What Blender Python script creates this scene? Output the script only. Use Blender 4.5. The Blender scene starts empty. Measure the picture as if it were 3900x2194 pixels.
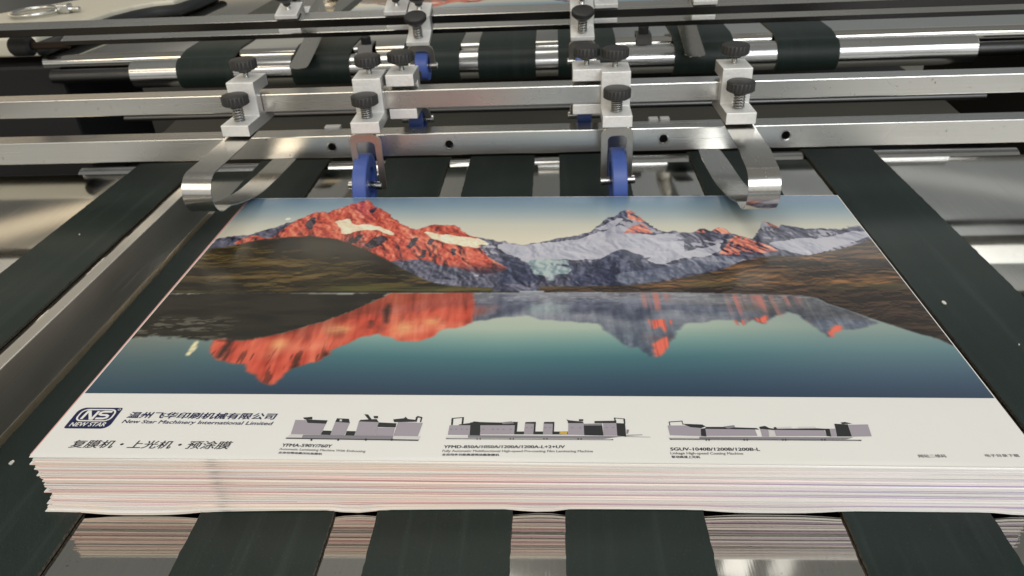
import bpy, bmesh, math, random
import numpy as np
from mathutils import Vector, Matrix, Euler
random.seed(7)
SC = bpy.context.scene
COL = SC.collection
R = math.radians

# ------------------------------------------------------------------ camera
cd = bpy.data.cameras.new('camera'); cam = bpy.data.objects.new('camera', cd); COL.objects.link(cam)
cd.sensor_width = 36; cd.lens = 36 * 2836.85 / 3900
cd.clip_start = 0.01; cd.clip_end = 50
cam.location = (0.0241769, -0.3234601, 0.3524639)
cam.rotation_euler = (R(59.085022), R(2.394666), R(2.774560))
cd.dof.use_dof = True; cd.dof.focus_distance = 0.48; cd.dof.aperture_fstop = 16
SC.camera = cam
SC.render.resolution_x = 1024; SC.render.resolution_y = 576

# ------------------------------------------------------------------ world: a dim hall with windows and added glow bands
W = bpy.data.worlds.new('World'); SC.world = W; W.use_nodes = True
nt = W.node_tree; nt.nodes.clear()
def mth(op, a, b=None, c=None, clamp=False):
    n = nt.nodes.new('ShaderNodeMath'); n.operation = op; n.use_clamp = clamp
    for i, v in enumerate((a, b, c)):
        if v is None: continue
        if isinstance(v, (int, float)): n.inputs[i].default_value = v
        else: nt.links.new(v, n.inputs[i])
    return n.outputs[0]
def sstep(v, a, b):
    n = nt.nodes.new('ShaderNodeMapRange'); n.interpolation_type = 'SMOOTHSTEP'
    nt.links.new(v, n.inputs[0]); n.inputs[1].default_value = a; n.inputs[2].default_value = b
    return n.outputs[0]
def band(v, a, b, s): return mth('MULTIPLY', sstep(v, a - s, a + s), mth('SUBTRACT', 1.0, sstep(v, b - s, b + s)))
tc = nt.nodes.new('ShaderNodeTexCoord'); sx = nt.nodes.new('ShaderNodeSeparateXYZ'); nt.links.new(tc.outputs['Generated'], sx.inputs[0])
X, Y, Z = sx.outputs
az = mth('MULTIPLY', mth('ARCTAN2', X, Y), 57.29578)       # 0 = away from the viewer, + = right
el = mth('MULTIPLY', mth('ARCSINE', Z), 57.29578)
acc = None
def light(mask, col):
    global acc
    n = nt.nodes.new('ShaderNodeMix'); n.data_type = 'RGBA'; n.blend_type = 'MIX'
    n.inputs['A'].default_value = (0, 0, 0, 1); n.inputs['B'].default_value = (*col, 1)
    if isinstance(mask, (int, float)): n.inputs['Factor'].default_value = mask
    else: nt.links.new(mask, n.inputs['Factor'])
    out = n.outputs['Result']
    if acc is None: acc = out
    else:
        a = nt.nodes.new('ShaderNodeMix'); a.data_type = 'RGBA'; a.blend_type = 'ADD'; a.inputs['Factor'].default_value = 1
        nt.links.new(acc, a.inputs['A']); nt.links.new(out, a.inputs['B']); acc = a.outputs['Result']
light(1.0, (.06, .06, .057))
light(sstep(el, -10, 70), (.17, .168, .155))                                    # ceiling
light(mth('MULTIPLY', band(az, 2, 50, 10), band(el, 8, 32, 7)), (.13, .145, .155))   # cool windows far right
light(mth('MULTIPLY', band(az, -75, -30, 5), band(el, 19.7, 20.7, .25)), (1.0, .82, .56))  # sunlit slats far left
light(mth('MULTIPLY', band(az, -75, -35, 5), band(el, 21.9, 23.0, .25)), (1.0, .82, .56))
light(mth('MULTIPLY', band(az, -62, -8, 4), band(el, 1, 13.5, 1.5)), (.62, .50, .34))      # tan wall behind
light(mth('MULTIPLY', band(az, -32, -4, 6), band(el, 8, 50, 12)), (.09, .09, .08))
light(mth('MULTIPLY', band(az, -125, -50, 18), band(el, -12, 14, 6)), (.95, .85, .60))    # warm glow added at left to brighten the rails
light(mth('MULTIPLY', band(az, 60, 150, 20), band(el, -12, 30, 8)), (.55, .58, .58))
light(mth('MULTIPLY', sstep(mth('ABSOLUTE', az), 110, 140), band(el, 0, 36, 5)), (.55, .55, .53))     # hall behind the viewer, brightness added to light rails and stack front
light(mth('MULTIPLY', band(az, 8, 48, 3), band(el, 20.2, 21.2, .3)), (.22, .22, .21))     # light strips added so the steel shows streaks
light(mth('MULTIPLY', band(az, 16, 34, 2), band(el, 23.2, 24.8, .4)), (.26, .27, .27))
light(mth('MULTIPLY', band(az, 26, 60, 3), band(el, 25.8, 28.5, .6)), (.20, .20, .18))
light(mth('MULTIPLY', band(az, -28, 0, 3), band(el, 17.5, 19, .4)), (.25, .24, .21))
bg = nt.nodes.new('ShaderNodeBackground'); nt.links.new(acc, bg.inputs['Color']); bg.inputs['Strength'].default_value = 1.0
wo = nt.nodes.new('ShaderNodeOutputWorld'); nt.links.new(bg.outputs[0], wo.inputs[0])

# ------------------------------------------------------------------ lamps of the hall, plus an added rear fill
def area(name, loc, target, sx_, sy_, watts, col):
    l = bpy.data.lights.new(name, 'AREA'); l.shape = 'RECTANGLE'; l.size = sx_; l.size_y = sy_; l.energy = watts; l.color = col
    o = bpy.data.objects.new(name, l); COL.objects.link(o); o.location = loc
    o.rotation_euler = (Vector(target) - Vector(loc)).to_track_quat('-Z', 'Y').to_euler()
    return o
area('hall_lamp_key', (1.1, -1.75, 1.85), (.05, .1, 0), 2.4, 1.2, 48, (.95, .98, 1))
area('hall_lamp_warm', (-1.4, -1.35, 1.6), (-.1, .1, 0), 1.6, .9, 17, (1, .85, .64))
area('rear_fill_lamp', (-.5, .9, 2.2), (-.3, .8, 0), 1.6, .8, 10, (1, .94, .84))  # added fill over the rear so the cover is not dim
area('hall_lamp_small', (.84, 2.05, 2.6), (.1, .3, 0), .12, .12, .06, (1, .98, .92))
area('hall_lamp_small', (1.05, 2.05, 2.6), (.1, .3, 0), .09, .12, .03, (1, .98, .92))
SC.view_settings.view_transform = 'Standard'; SC.view_settings.look = 'None'
SC.view_settings.exposure = 0.0; SC.view_settings.gamma = 1.0; SC.view_settings.use_curve_mapping = False
SC.render.engine = 'CYCLES'
SC.cycles.max_bounces = 8; SC.cycles.use_denoising = True
SC.cycles.caustics_reflective = False; SC.cycles.caustics_refractive = False

# ------------------------------------------------------------------ materials
def lin(c): return tuple((v / 12.92 if v <= 0.04045 else ((v + 0.055) / 1.055) ** 2.4) for v in c)
class NB:
    def __init__(s, name):
        s.m = bpy.data.materials.new(name); s.m.use_nodes = True; s.t = s.m.node_tree
        s.p = s.t.nodes['Principled BSDF']; s.tc = s.t.nodes.new('ShaderNodeTexCoord').outputs['Object']
    def set(s, **k):
        for a, v in k.items():
            i = s.p.inputs[a.replace('_', ' ')]
            if isinstance(v, bpy.types.NodeSocket): s.t.links.new(v, i)
            else: i.default_value = (*v, 1) if isinstance(v, tuple) and len(v) == 3 else v
        return s
    def mapped(s, scale, rot=(0, 0, 0)):
        n = s.t.nodes.new('ShaderNodeMapping'); n.inputs['Scale'].default_value = scale; n.inputs['Rotation'].default_value = rot
        s.t.links.new(s.tc, n.inputs[0]); return n.outputs[0]
    def noise(s, scale, vec=None, detail=4, rough=.55):
        n = s.t.nodes.new('ShaderNodeTexNoise'); n.inputs['Scale'].default_value = scale; n.inputs['Detail'].default_value = detail; n.inputs['Roughness'].default_value = rough
        s.t.links.new(vec if vec is not None else s.tc, n.inputs['Vector']); return n.outputs['Fac']
    def ramp(s, v, stops):
        n = s.t.nodes.new('ShaderNodeValToRGB'); e = n.color_ramp.elements
        while len(e) < len(stops): e.new(.5)
        for q, (pos, c) in zip(e, stops): q.position = pos; q.color = (*c, 1) if isinstance(c, tuple) else (c, c, c, 1)
        s.t.links.new(v, n.inputs[0]); return n.outputs[0]
    def rng(s, v, a, b, c, d):
        n = s.t.nodes.new('ShaderNodeMapRange'); s.t.links.new(v, n.inputs[0])
        for i, x in enumerate((a, b, c, d)): n.inputs[i + 1].default_value = x
        return n.outputs[0]
    def mix(s, f, a, b, mode='MIX'):
        n = s.t.nodes.new('ShaderNodeMix'); n.data_type = 'RGBA'; n.blend_type = mode
        for k, v in (('Factor', f), ('A', a), ('B', b)):
            if isinstance(v, bpy.types.NodeSocket): s.t.links.new(v, n.inputs[k])
            else: n.inputs[k].default_value = v if isinstance(v, (int, float)) else (*v, 1)
        return n.outputs['Result']
    def bump(s, h, strength, dist=.001):
        n = s.t.nodes.new('ShaderNodeBump'); n.inputs['Strength'].default_value = strength; n.inputs['Distance'].default_value = dist
        s.t.links.new(h, n.inputs['Height']); s.t.links.new(n.outputs[0], s.p.inputs['Normal']); return s

def steel(name, col, r0, r1, axis='x', bump=.12, stain=.3):
    b = NB(name)
    st = {'x': (6, 600, 600), 'y': (600, 6, 600), 'n': (150, 150, 150)}[axis]
    grain = b.noise(1, b.mapped(st), 3)
    blot = b.noise(9, b.mapped((.5, 1, 1) if axis == 'x' else (1, .5, 1)), 3, .5)
    fine = b.noise(90, None, 4, .6)
    m = b.ramp(blot, [(.42, 0.0), (.66, 1.0)])
    c = b.mix(m, tuple(v * (1 - stain * .25) for v in col), col)
    c = b.mix(b.rng(grain, .3, .7, 0, .22), c, tuple(v * .72 for v in col))
    spk = b.ramp(b.noise(420 if axis == 'y' else 260, None, 2, .5), [(.70, 0.0), (.76, 1.0)])
    c = b.mix(b.rng(spk, 0, 1, 0, .55), c, (.16, .13, .10))
    scr = b.ramp(b.noise(1, b.mapped((4, 900, 900) if axis == 'x' else (900, 9, 900), (0, 0, .25)), 2, .5), [(.70, 0.0), (.74, 1.0)])
    rr = b.rng(blot, .3, .7, r0, r1)
    ad = b.t.nodes.new('ShaderNodeMath'); ad.operation = 'MULTIPLY_ADD'; b.t.links.new(scr, ad.inputs[0]); ad.inputs[1].default_value = .18; b.t.links.new(rr, ad.inputs[2]); rr = ad.outputs[0]
    b.set(Base_Color=c, Metallic=1.0, Roughness=rr)
    b.bump(grain, bump, .0004)
    return b.m
M = {}
M['rail'] = steel('rail_steel', (.78, .77, .74), .20, .30, 'x', .06)
M['roller'] = steel('roller_steel', (.74, .74, .74), .14, .2, 'x', .08)
M['plate'] = steel('plate_steel', (.66, .64, .595), .04, .07, 'y', .012)
M['spring_steel'] = steel('spring_steel', (.66, .64, .60), .14, .22, 'y', .05)
M['guide_steel'] = steel('guide_steel', (.80, .77, .71), .36, .48, 'y', .05)
M['bolt_steel'] = steel('bolt_steel', (.66, .66, .64), .16, .28, 'n', .05)
M['fork_steel'] = steel('fork_steel', (.62, .58, .51), .32, .44, 'n', .03)
M['coil_steel'] = steel('coil_steel', (.32, .32, .31), .22, .34, 'n', .02)
M['dark_steel'] = steel('dark_steel', (.12, .12, .12), .3, .45, 'x', .05)
b = NB('cast_aluminium'); n1 = b.noise(300, None, 3, .6); n2 = b.noise(260, None, 3)
b.set(Base_Color=b.mix(b.rng(n2, .3, .7, 0, 1), (.80, .79, .76), (.87, .86, .84)), Metallic=.35, Roughness=.5).bump(n1, .6, .0008); M['clamp'] = b.m
b = NB('cut_aluminium'); n1 = b.noise(300, None, 3, .6)
b.set(Base_Color=(.66, .65, .62), Metallic=.8, Roughness=.42).bump(n1, .15, .0004); M['clamp_side'] = b.m
b = NB('rail_shade_black'); b.set(Base_Color=(.035, .034, .034), Metallic=1.0, Roughness=.42); M['rail_shade_black'] = b.m  # black that puts shade into the rear rails' front and under faces
b = NB('black_plastic'); n1 = b.noise(500); b.set(Base_Color=(.022, .021, .021), Roughness=.48).bump(n1, .12, .0003); M['knob'] = b.m
b = NB('black_paint'); b.set(Base_Color=(.008, .008, .009), Roughness=.6); M['black'] = b.m
b = NB('concrete_floor'); n1 = b.noise(3, None, 6); b.set(Base_Color=b.mix(n1, (.26, .245, .21), (.36, .34, .30)), Roughness=.7); M['floor'] = b.m
b = NB('dark_bore'); b.set(Base_Color=(.006, .006, .006), Roughness=.8); M['bore'] = b.m
b = NB('olive_sheet_metal'); b.set(Base_Color=(.16, .155, .13), Roughness=.5, Metallic=.3); M['olive'] = b.m
b = NB('blue_urethane'); n1 = b.noise(180)
b.set(Base_Color=b.mix(n1, (.055, .095, .32), (.068, .118, .38)), Roughness=.42); M['blue'] = b.m
def belt_mat():
    b = NB('belt_rubber'); w1 = b.noise(1, b.mapped((1400, 1400, 1400)), 2); n2 = b.noise(9, None, 5, .6); n3 = b.noise(700, None, 2, .5)
    c = b.mix(b.rng(n2, .35, .65, 0, 1), (.0062, .0150, .0125), (.0098, .0210, .0178))
    n4 = b.noise(1, b.mapped((70, 2.5, 2.5)), 4, .65); c = b.mix(b.rng(n4, .52, .75, 0, .5), c, (.035, .050, .046))
    dust = b.ramp(n3, [(.64, 0.0), (.76, 1.0)])
    c = b.mix(b.rng(dust, 0, 1, 0, .35), c, (.10, .11, .10))
    b.set(Base_Color=c, Roughness=b.rng(n2, .3, .7, .40, .52)).bump(w1, .5, .0004); b.p.inputs['Specular IOR Level'].default_value = .42
    return b.m
M['belt'] = belt_mat()
b = NB('belt_cut_edge'); n1 = b.noise(600); b.set(Base_Color=b.mix(b.rng(n1, .35, .65, 0, 1), (.02, .018, .014), (.13, .11, .08)), Roughness=.8).bump(n1, .6, .0008); M['belt_edge'] = b.m
b = NB('white_stock'); n1 = b.noise(40); b.set(Base_Color=b.mix(n1, (.80, .79, .755), (.83, .82, .79)), Roughness=.3); M['paper'] = b.m
def edge_mat(name, c0, c1, tint):
    """cut edges of the printed sheets: the bleed ink runs from pink to lilac along the stack"""
    b = NB(name); s = b.t.nodes.new('ShaderNodeSeparateXYZ'); b.t.links.new(b.tc, s.inputs[0])
    g = b.noise(1, b.mapped((1.2, 12, 700)), 3, .55)
    bx = b.rng(s.outputs[0], -.05, .22, 0, 1)
    c = b.mix(bx, c0, c1)
    c = b.mix(b.rng(g, .35, .68, 0, .18), c, tint)
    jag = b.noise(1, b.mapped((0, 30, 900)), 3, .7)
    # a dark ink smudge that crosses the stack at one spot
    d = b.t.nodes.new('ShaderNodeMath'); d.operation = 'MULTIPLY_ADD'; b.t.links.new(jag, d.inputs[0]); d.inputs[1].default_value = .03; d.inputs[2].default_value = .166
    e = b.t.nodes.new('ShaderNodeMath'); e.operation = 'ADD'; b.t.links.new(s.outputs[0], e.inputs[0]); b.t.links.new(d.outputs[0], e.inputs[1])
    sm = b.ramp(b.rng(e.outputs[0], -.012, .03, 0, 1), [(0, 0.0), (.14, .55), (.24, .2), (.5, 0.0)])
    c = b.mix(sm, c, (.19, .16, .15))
    b.set(Base_Color=c, Roughness=.75); return b.m
EDGES = [edge_mat('sheet_edge_cream', (.85, .68, .57), (.91, .87, .87), (.76, .55, .48)),
         edge_mat('sheet_edge_pink', (.87, .57, .50), (.93, .82, .85), (.70, .42, .41)),
         edge_mat('sheet_edge_red', (.64, .34, .34), (.50, .43, .66), (.52, .23, .25)),
         edge_mat('sheet_edge_pale', (.88, .78, .68), (.93, .92, .92), (.83, .67, .60))]
b = NB('cream_paint'); n1 = b.noise(30); b.set(Base_Color=b.mix(n1, (.62, .585, .47), (.67, .63, .52)), Roughness=.4); M['cream'] = b.m
b = NB('black_rubber'); b.set(Base_Color=(.012, .013, .014), Roughness=.5); M['rubber'] = b.m
b = NB('white_tape'); b.set(Base_Color=(.75, .74, .72), Roughness=.5); M['white'] = b.m
b = NB('printed_ink'); a = b.t.nodes.new('ShaderNodeVertexColor'); a.layer_name = 'ink'
b.set(Base_Color=a.outputs['Color'], Roughness=.24).bump(b.noise(7, None, 2, .5), .35, .004); b.p.inputs['Specular IOR Level'].default_value = .5; M['ink'] = b.m
def flat(name, c, r=.28):
    b = NB(name); b.set(Base_Color=c, Roughness=r); return b.m
M['pink_ink'] = flat('pink_bleed_ink', (.72, .36, .33)); M['maroon'] = flat('maroon_ink', (.50, .10, .11))
M['navy'] = flat('navy_ink', (.012, .016, .075)); M['textk'] = flat('black_ink', (.02, .018, .03)); M['textg'] = flat('grey_ink', (.17, .165, .17)); M['inkwhite'] = flat('unprinted_white', (.82, .81, .78))
MACH_MATS = {'G': flat('grey_ink_light', (.37, .335, .38)), 'K': flat('grey_ink_dark', (.028, .03, .032)), 'S': flat('grey_ink_mid', (.25, .235, .26)), 'Y': flat('yellow_ink', (.62, .40, .07)), 'L': flat('grey_ink_pale', (.66, .64, .63))}

# ------------------------------------------------------------------ mesh helpers
def obj(name, bm, mats, parent=None, smooth=False, bevel=0, seg=2):
    me = bpy.data.meshes.new(name)
    bmesh.ops.recalc_face_normals(bm, faces=bm.faces); bm.to_mesh(me); bm.free()
    for m in (mats if isinstance(mats, (list, tuple)) else [mats]): me.materials.append(m)
    if smooth and smooth != 'strip': me.polygons.foreach_set('use_smooth', [True] * len(me.polygons))
    o = bpy.data.objects.new(name, me); COL.objects.link(o)
    if parent: o.parent = parent
    if bevel:
        md = o.modifiers.new('bevel', 'BEVEL'); md.width = bevel; md.segments = seg; md.limit_method = 'ANGLE'; md.angle_limit = R(40); md.harden_normals = False
    if smooth == 'strip': me.set_sharp_from_angle(angle=R(35))
    if smooth == 'auto':
        me.set_sharp_from_angle(angle=R(40))
    return o
def tag(o, label=None, cat=None, group=None, kind=None):
    for k, v in (('label', label), ('category', cat), ('group', group), ('kind', kind)):
        if v: o[k] = v
    return o
def thing(name, label, cat, loc=(0, 0, 0), rot=(0, 0, 0), group=None):
    o = bpy.data.objects.new(name, None); COL.objects.link(o); o.location = loc; o.rotation_euler = rot; o.empty_display_size = .01
    return tag(o, label, cat, group)
def add_box(bm, x0, x1, y0, y1, z0, z1, mi=0):
    v = [bm.verts.new((x, y, z)) for x in (x0, x1) for y in (y0, y1) for z in (z0, z1)]
    for q in ((0, 1, 3, 2), (4, 6, 7, 5), (0, 4, 5, 1), (2, 3, 7, 6), (0, 2, 6, 4), (1, 5, 7, 3)):
        f = bm.faces.new([v[i] for i in q]); f.material_index = mi
    return v
def box(*a):
    bm = bmesh.new(); add_box(bm, *a); return bm
def prism(prof, x0, x1, side_mi=None):
    """closed YZ profile extruded along X"""
    bm = bmesh.new(); A = [bm.verts.new((x0, y, z)) for y, z in prof]; B = [bm.verts.new((x1, y, z)) for y, z in prof]; n = len(prof)
    f1 = bm.faces.new(A); f2 = bm.faces.new(B[::-1])
    if side_mi is not None: f1.material_index = f2.material_index = side_mi
    for i in range(n): bm.faces.new((A[i], B[i], B[(i + 1) % n], A[(i + 1) % n]))
    return bm
def thick(path, t):
    """closed outline of a strip of thickness t along an open YZ path (t goes to the left of the path)"""
    L = []
    for i, (y, z) in enumerate(path):
        a = path[max(i - 1, 0)]; c = path[min(i + 1, len(path) - 1)]
        dy, dz = c[0] - a[0], c[1] - a[1]; l = math.hypot(dy, dz) or 1
        L.append((y - dz / l * t, z + dy / l * t))
    return path, L
def strip(path, t, x0, x1, edge_mi=0, round_end=0, fray=0):
    bm = bmesh.new(); P, Q = thick(path, t)
    rows = []
    n = len(P)
    for i in range(n):
        a, c = x0, x1
        if round_end:
            k = n - 1 - i
            if k < len(ROUND): s = ROUND[k] * (x1 - x0) * .5; m = (x0 + x1) / 2; a, c = m - s, m + s
        if fray: a += FR.gauss(0, fray); c += FR.gauss(0, fray)
        rows.append([bm.verts.new((a, *P[i])), bm.verts.new((c, *P[i])), bm.verts.new((c, *Q[i])), bm.verts.new((a, *Q[i]))])
    for r, s in zip(rows, rows[1:]):
        for k in range(4):
            f = bm.faces.new((r[k], r[(k + 1) % 4], s[(k + 1) % 4], s[k])); f.smooth = k in (0, 2)
            if k in (1, 3): f.material_index = edge_mi
    bm.faces.new(rows[0]); bm.faces.new(rows[-1][::-1])
    return bm
FR = random.Random(3)
ROUND = [.30, .62, .80, .91, .97, .995]
def arc(cy, cz, r, a0, a1, n):
    return [(cy + r * math.cos(R(a0 + (a1 - a0) * i / n)), cz + r * math.sin(R(a0 + (a1 - a0) * i / n))) for i in range(n + 1)]
def add_lathe(bm, prof, axis='z', c=(0, 0, 0), n=32, lobes=0, depth=0, lobe_rows=()):
    rings = []
    for j, (r, h) in enumerate(prof):
        ring = []
        for i in range(n):
            a = 2 * math.pi * i / n; rr = r
            if lobes and j in lobe_rows: rr = r - depth * (0.5 + 0.5 * math.cos(lobes * a)) ** 2
            u, v = rr * math.cos(a), rr * math.sin(a)
            p = {'z': (u, v, h), 'x': (h, u, v), 'y': (u, h, v)}[axis]
            ring.append(bm.verts.new((p[0] + c[0], p[1] + c[1], p[2] + c[2])))
        rings.append(ring)
    for a, b_ in zip(rings, rings[1:]):
        for i in range(n): bm.faces.new((a[i], a[(i + 1) % n], b_[(i + 1) % n], b_[i]))
    bm.faces.new(rings[0][::-1]); bm.faces.new(rings[-1])
    return bm
def lathe(*a, **k):
    return add_lathe(bmesh.new(), *a, **k)
def annulus(ro, ri, x0, x1, n=56, ch=.001):
    bm = bmesh.new(); prof = [(ri, x0), (ro - ch, x0), (ro, x0 + ch), (ro, x1 - ch), (ro - ch, x1), (ri, x1)]; rings = []
    for r, h in prof: rings.append([bm.verts.new((h, r * math.cos(2 * math.pi * i / n), r * math.sin(2 * math.pi * i / n))) for i in range(n)])
    for j in range(len(rings)):
        a, b_ = rings[j], rings[(j + 1) % len(rings)]
        for i in range(n): bm.faces.new((a[i], a[(i + 1) % n], b_[(i + 1) % n], b_[i]))
    return bm
def add_tube(bm, pts, r, n=8):
    rings = []; pts = [Vector(p) for p in pts]
    for i, p in enumerate(pts):
        d = (pts[min(i + 1, len(pts) - 1)] - pts[max(i - 1, 0)]).normalized()
        u = d.cross(Vector((.13, .27, .95)) if abs(d.z) < .9 else Vector((1, .1, 0))).normalized(); w = d.cross(u)
        rings.append([bm.verts.new(p + (u * math.cos(2 * math.pi * k / n) + w * math.sin(2 * math.pi * k / n)) * r) for k in range(n)])
    for a, b_ in zip(rings, rings[1:]):
        for k in range(n): bm.faces.new((a[k], a[(k + 1) % n], b_[(k + 1) % n], b_[k]))
    bm.faces.new(rings[0][::-1]); bm.faces.new(rings[-1]); return bm
def poly_prism(pts, z0, z1):
    bm = bmesh.new(); A = [bm.verts.new((x, y, z0)) for x, y in pts]; B = [bm.verts.new((x, y, z1)) for x, y in pts]; n = len(pts)
    bm.faces.new(A[::-1]); bm.faces.new(B)
    for i in range(n): bm.faces.new((A[i], A[(i + 1) % n], B[(i + 1) % n], B[i]))
    return bm

# ------------------------------------------------------------------ the setting
tag(obj('floor', box(-6, 6, -6, 6, -.95, -.90), M['floor']), kind='structure')
# the machine's bed, made black so its hollow stays in shade
bm = bmesh.new(); add_box(bm, -.80, .80, -.25, 3.0, -.60, -.12); add_box(bm, -1.15, -.801, .56, 3.0, -.60, -.121)
tag(obj('machine_bed', bm, M['black']), 'machine bed under both conveyors, coloured black so the hollow stays in shade', 'machine bed')
bm = bmesh.new(); add_box(bm, -1.15, -.742, .80, 1.02, -.115, .088)
tag(obj('machine_cheek', bm, M['black'], bevel=.006), 'black side frame plate at the left end of the rollers', 'machine frame')
tag(obj('machine_cheek', box(.745, .80, .578, 1.2, -.30, .085), M['black'], bevel=.006), 'black side frame plate at the right end of the rollers', 'machine frame')
tag(obj('guard_sheet', prism([(.70, -.030), (.92, -.012), (.92, -.009), (.70, -.027)], -.60, .62), M['olive']), 'olive grey sheet metal guard seen through the slot between the two thick rails', 'guard')
tag(obj('drive_shaft', lathe([(.0045, -.60), (.0045, .60)], 'x', (0, .70, .0325), 20), M['dark_steel'], smooth='auto'), 'thin dark shaft running behind the two thick rails', 'shaft')

# conveyor plates
tag(obj('conveyor_plate', box(-.93, .85, -.315, .575, -.006, -.003), M['plate'], bevel=.0008), 'polished steel table plate under the poster stack, mirroring its pink edges', 'conveyor plate')
P2 = [(3.0, .100), (.812, .100)] + arc(.812, .088, .012, 90, 180, 6)[1:] + [(.800, .084), (.803, .084), (.803, .088)] + arc(.812, .088, .009, 180, 90, 6)[1:] + [(3.0, .097)]
tag(obj('conveyor_plate', prism(P2, -.765, .775), M['plate'], smooth='auto'), 'steel table plate of the raised rear conveyor with a rounded front lip', 'conveyor plate')

# belts
BELTS = [(-.540, -.455, 'leftmost dark green belt, outside the steel side guide'), (-.372, -.2795, 'dark green belt between the steel side guide and the left edge of the stack'),
         (-.2015, -.117, 'dark green belt under the stack below the grey laminator drawing at left'), (-.0895, -.006, 'dark green belt under the stack just left of its middle'),
         (.0265, .1102, 'dark green belt under the stack just right of its middle'), (.1925, .2776, 'dark green belt under the right end of the stack'), (.3365, .4215, 'wide clear dark green belt right of the stack, not covered by paper')]
path1 = [(-.318 + .898 * i / 220, -.0025) for i in range(221)] + arc(.598, -.0222, .0197, 90, -90, 14) + [(.50, -.0419), (-.30, -.0419)]
for i, (a, c, lb) in enumerate(BELTS):
    tag(obj('conveyor_belt', strip(path1, .0025, a, c, 1, 0, .00022), [M['belt'], M['belt_edge']], smooth='strip'), lb, 'belt', 'belts of the near conveyor')
RB = ['left outermost', 'second from left', 'third from left', 'middle', 'third from right', 'second from right', 'right outermost']
HINT = ['beside the cream cover', 'with a steel tongue lying on it at left', 'behind the blue wheel of the left rear clamp', 'with clear steel gaps on both sides', 'behind the right rear wheel clamp', 'with a steel tongue lying on it at right', 'next to the long bare roller end']
path2 = [(2.95, .100), (1.6, .100), (.86, .100), (.815, .0995), (.800, .0968)] + arc(.7855, .0735, .0205, 82, 268, 22) + [(.84, .0505), (1.3, .0505)]
for (a, c, _), w, h in zip(BELTS, RB, HINT):
    if w == 'second from left': a = -.366
    tag(obj('conveyor_belt', strip(path2, -.0023, a, c, 1), [M['belt'], M['belt_edge']], smooth='strip'), f'belt curving over the rear roller, {h}', 'belt', 'belts of the rear conveyor')
# rollers
def roller(y, z, r, x0, x1, label):
    t = thing('roller', label, 'roller', (0, y, z))
    obj('drum', lathe([(r - .0015, x0), (r, x0 + .0015), (r, x1 - .0015), (r - .0015, x1)], 'x', n=48), M['roller'], t, smooth='auto')
    obj('axle', lathe([(.010, x0 - .13), (.010, x1 + .13)], 'x', n=24), M['dark_steel'], t, smooth='auto')
roller(.598, -.0222, .0195, -.622, .60, 'polished roller at the far end of the near conveyor, below the lower thick rail')
roller(.7855, .0735, .0203, -.615, .612, 'polished steel roller of the rear conveyor with black stub ends')

# side guide
g = thing('side_guide', 'long steel side guide bar standing on the table left of the stack', 'side guide', (-.378, 0, 0))
obj('bar', box(-.0115, 0, -.314, .452, .0006, .0425), M['guide_steel'], g, bevel=.0008)

# rails
def rail(y0, y1, z0, z1, x0, x1, label, holes=(), rot=0, org=None, mat='rail', dark=False):
    t = thing('rail', label, 'rail', org or (0, 0, 0), (rot, 0, 0), 'cross rails')
    bmr = box(x0, x1, y0, y1, z0, z1)
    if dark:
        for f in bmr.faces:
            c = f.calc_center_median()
            if abs(c.y - y0) < 1e-6 or abs(c.z - z0) < 1e-6: f.material_index = 1  # front and underside coloured black in place of a dark reflection
    o = obj('bar', bmr, [M[mat], M['rail_shade_black']], t, bevel=.0009)
    for hx, hz in holes:
        # threaded hole: a countersunk ring with a dark bore, sunk into the face
        bmh = bmesh.new(); n = 28; rows = []
        for r, yy in ((.0060, y0 - .00025), (.0048, y0 - .0004), (.0042, y0 + .004), (.0042, y0 + .012)):
            rows.append([bmh.verts.new((hx + r * math.cos(2 * math.pi * k / n), yy, hz + r * math.sin(2 * math.pi * k / n))) for k in range(n)])
        for a, b_ in zip(rows, rows[1:]):
            for k in range(n): bmh.faces.new((a[k], a[(k + 1) % n], b_[(k + 1) % n], b_[k]))
        f = bmh.faces.new(rows[-1]); f.material_index = 1
        hc = bmesh.new(); add_lathe(hc, [(.0046, y0 - .002), (.0046, y0 + .0125)], 'y', (hx, 0, hz), 28)
        cut = obj('cutter', hc, M['black'])
        md = o.modifiers.new('hole', 'BOOLEAN'); md.operation = 'DIFFERENCE'; md.object = cut; md.solver = 'EXACT'
        CUT.append(cut)
        obj('threaded_hole', bmh, [M['bolt_steel'], M['bore']], t, smooth='auto')
    return o
CUT = []
rA = rail(.455, .479, .0578, .0834, -.735, .74, 'lower thick square steel rail with threaded holes in its face', [(-.2254, .0706), (-.0945, .0706), (.1384, .0712), (.2675, .0720)])
dg = bpy.context.evaluated_depsgraph_get(); dg.update()
me = bpy.data.meshes.new_from_object(rA.evaluated_get(dg)); rA.modifiers.clear(); rA.data = me
for c in CUT: bpy.data.objects.remove(c)
rail(.432, .454, .1188, .1378, -.735, .74, 'upper thick square steel rail that carries the front clamps')
OR = (0, .62, .1497); TILT = R(17)
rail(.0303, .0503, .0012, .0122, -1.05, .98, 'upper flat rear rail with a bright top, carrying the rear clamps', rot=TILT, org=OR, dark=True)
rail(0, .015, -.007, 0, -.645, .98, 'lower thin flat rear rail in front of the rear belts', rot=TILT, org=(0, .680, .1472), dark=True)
t = thing('rod_end', 'brown threaded rod with a black collar at the left end of the thin rear rail', 'rod', (-.69, .688, .1405))
obj('collar', lathe([(.011, -.03), (.013, -.027), (.013, -.004), (.009, 0)], 'x', n=24), M['black'], t, smooth='auto')
b = NB('rusty_rod'); b.set(Base_Color=(.045, .026, .016), Roughness=.55, Metallic=.4); obj('rod', lathe([(.005, -.002), (.005, .05)], 'x', n=16), b.m, t, smooth='auto')

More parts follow.
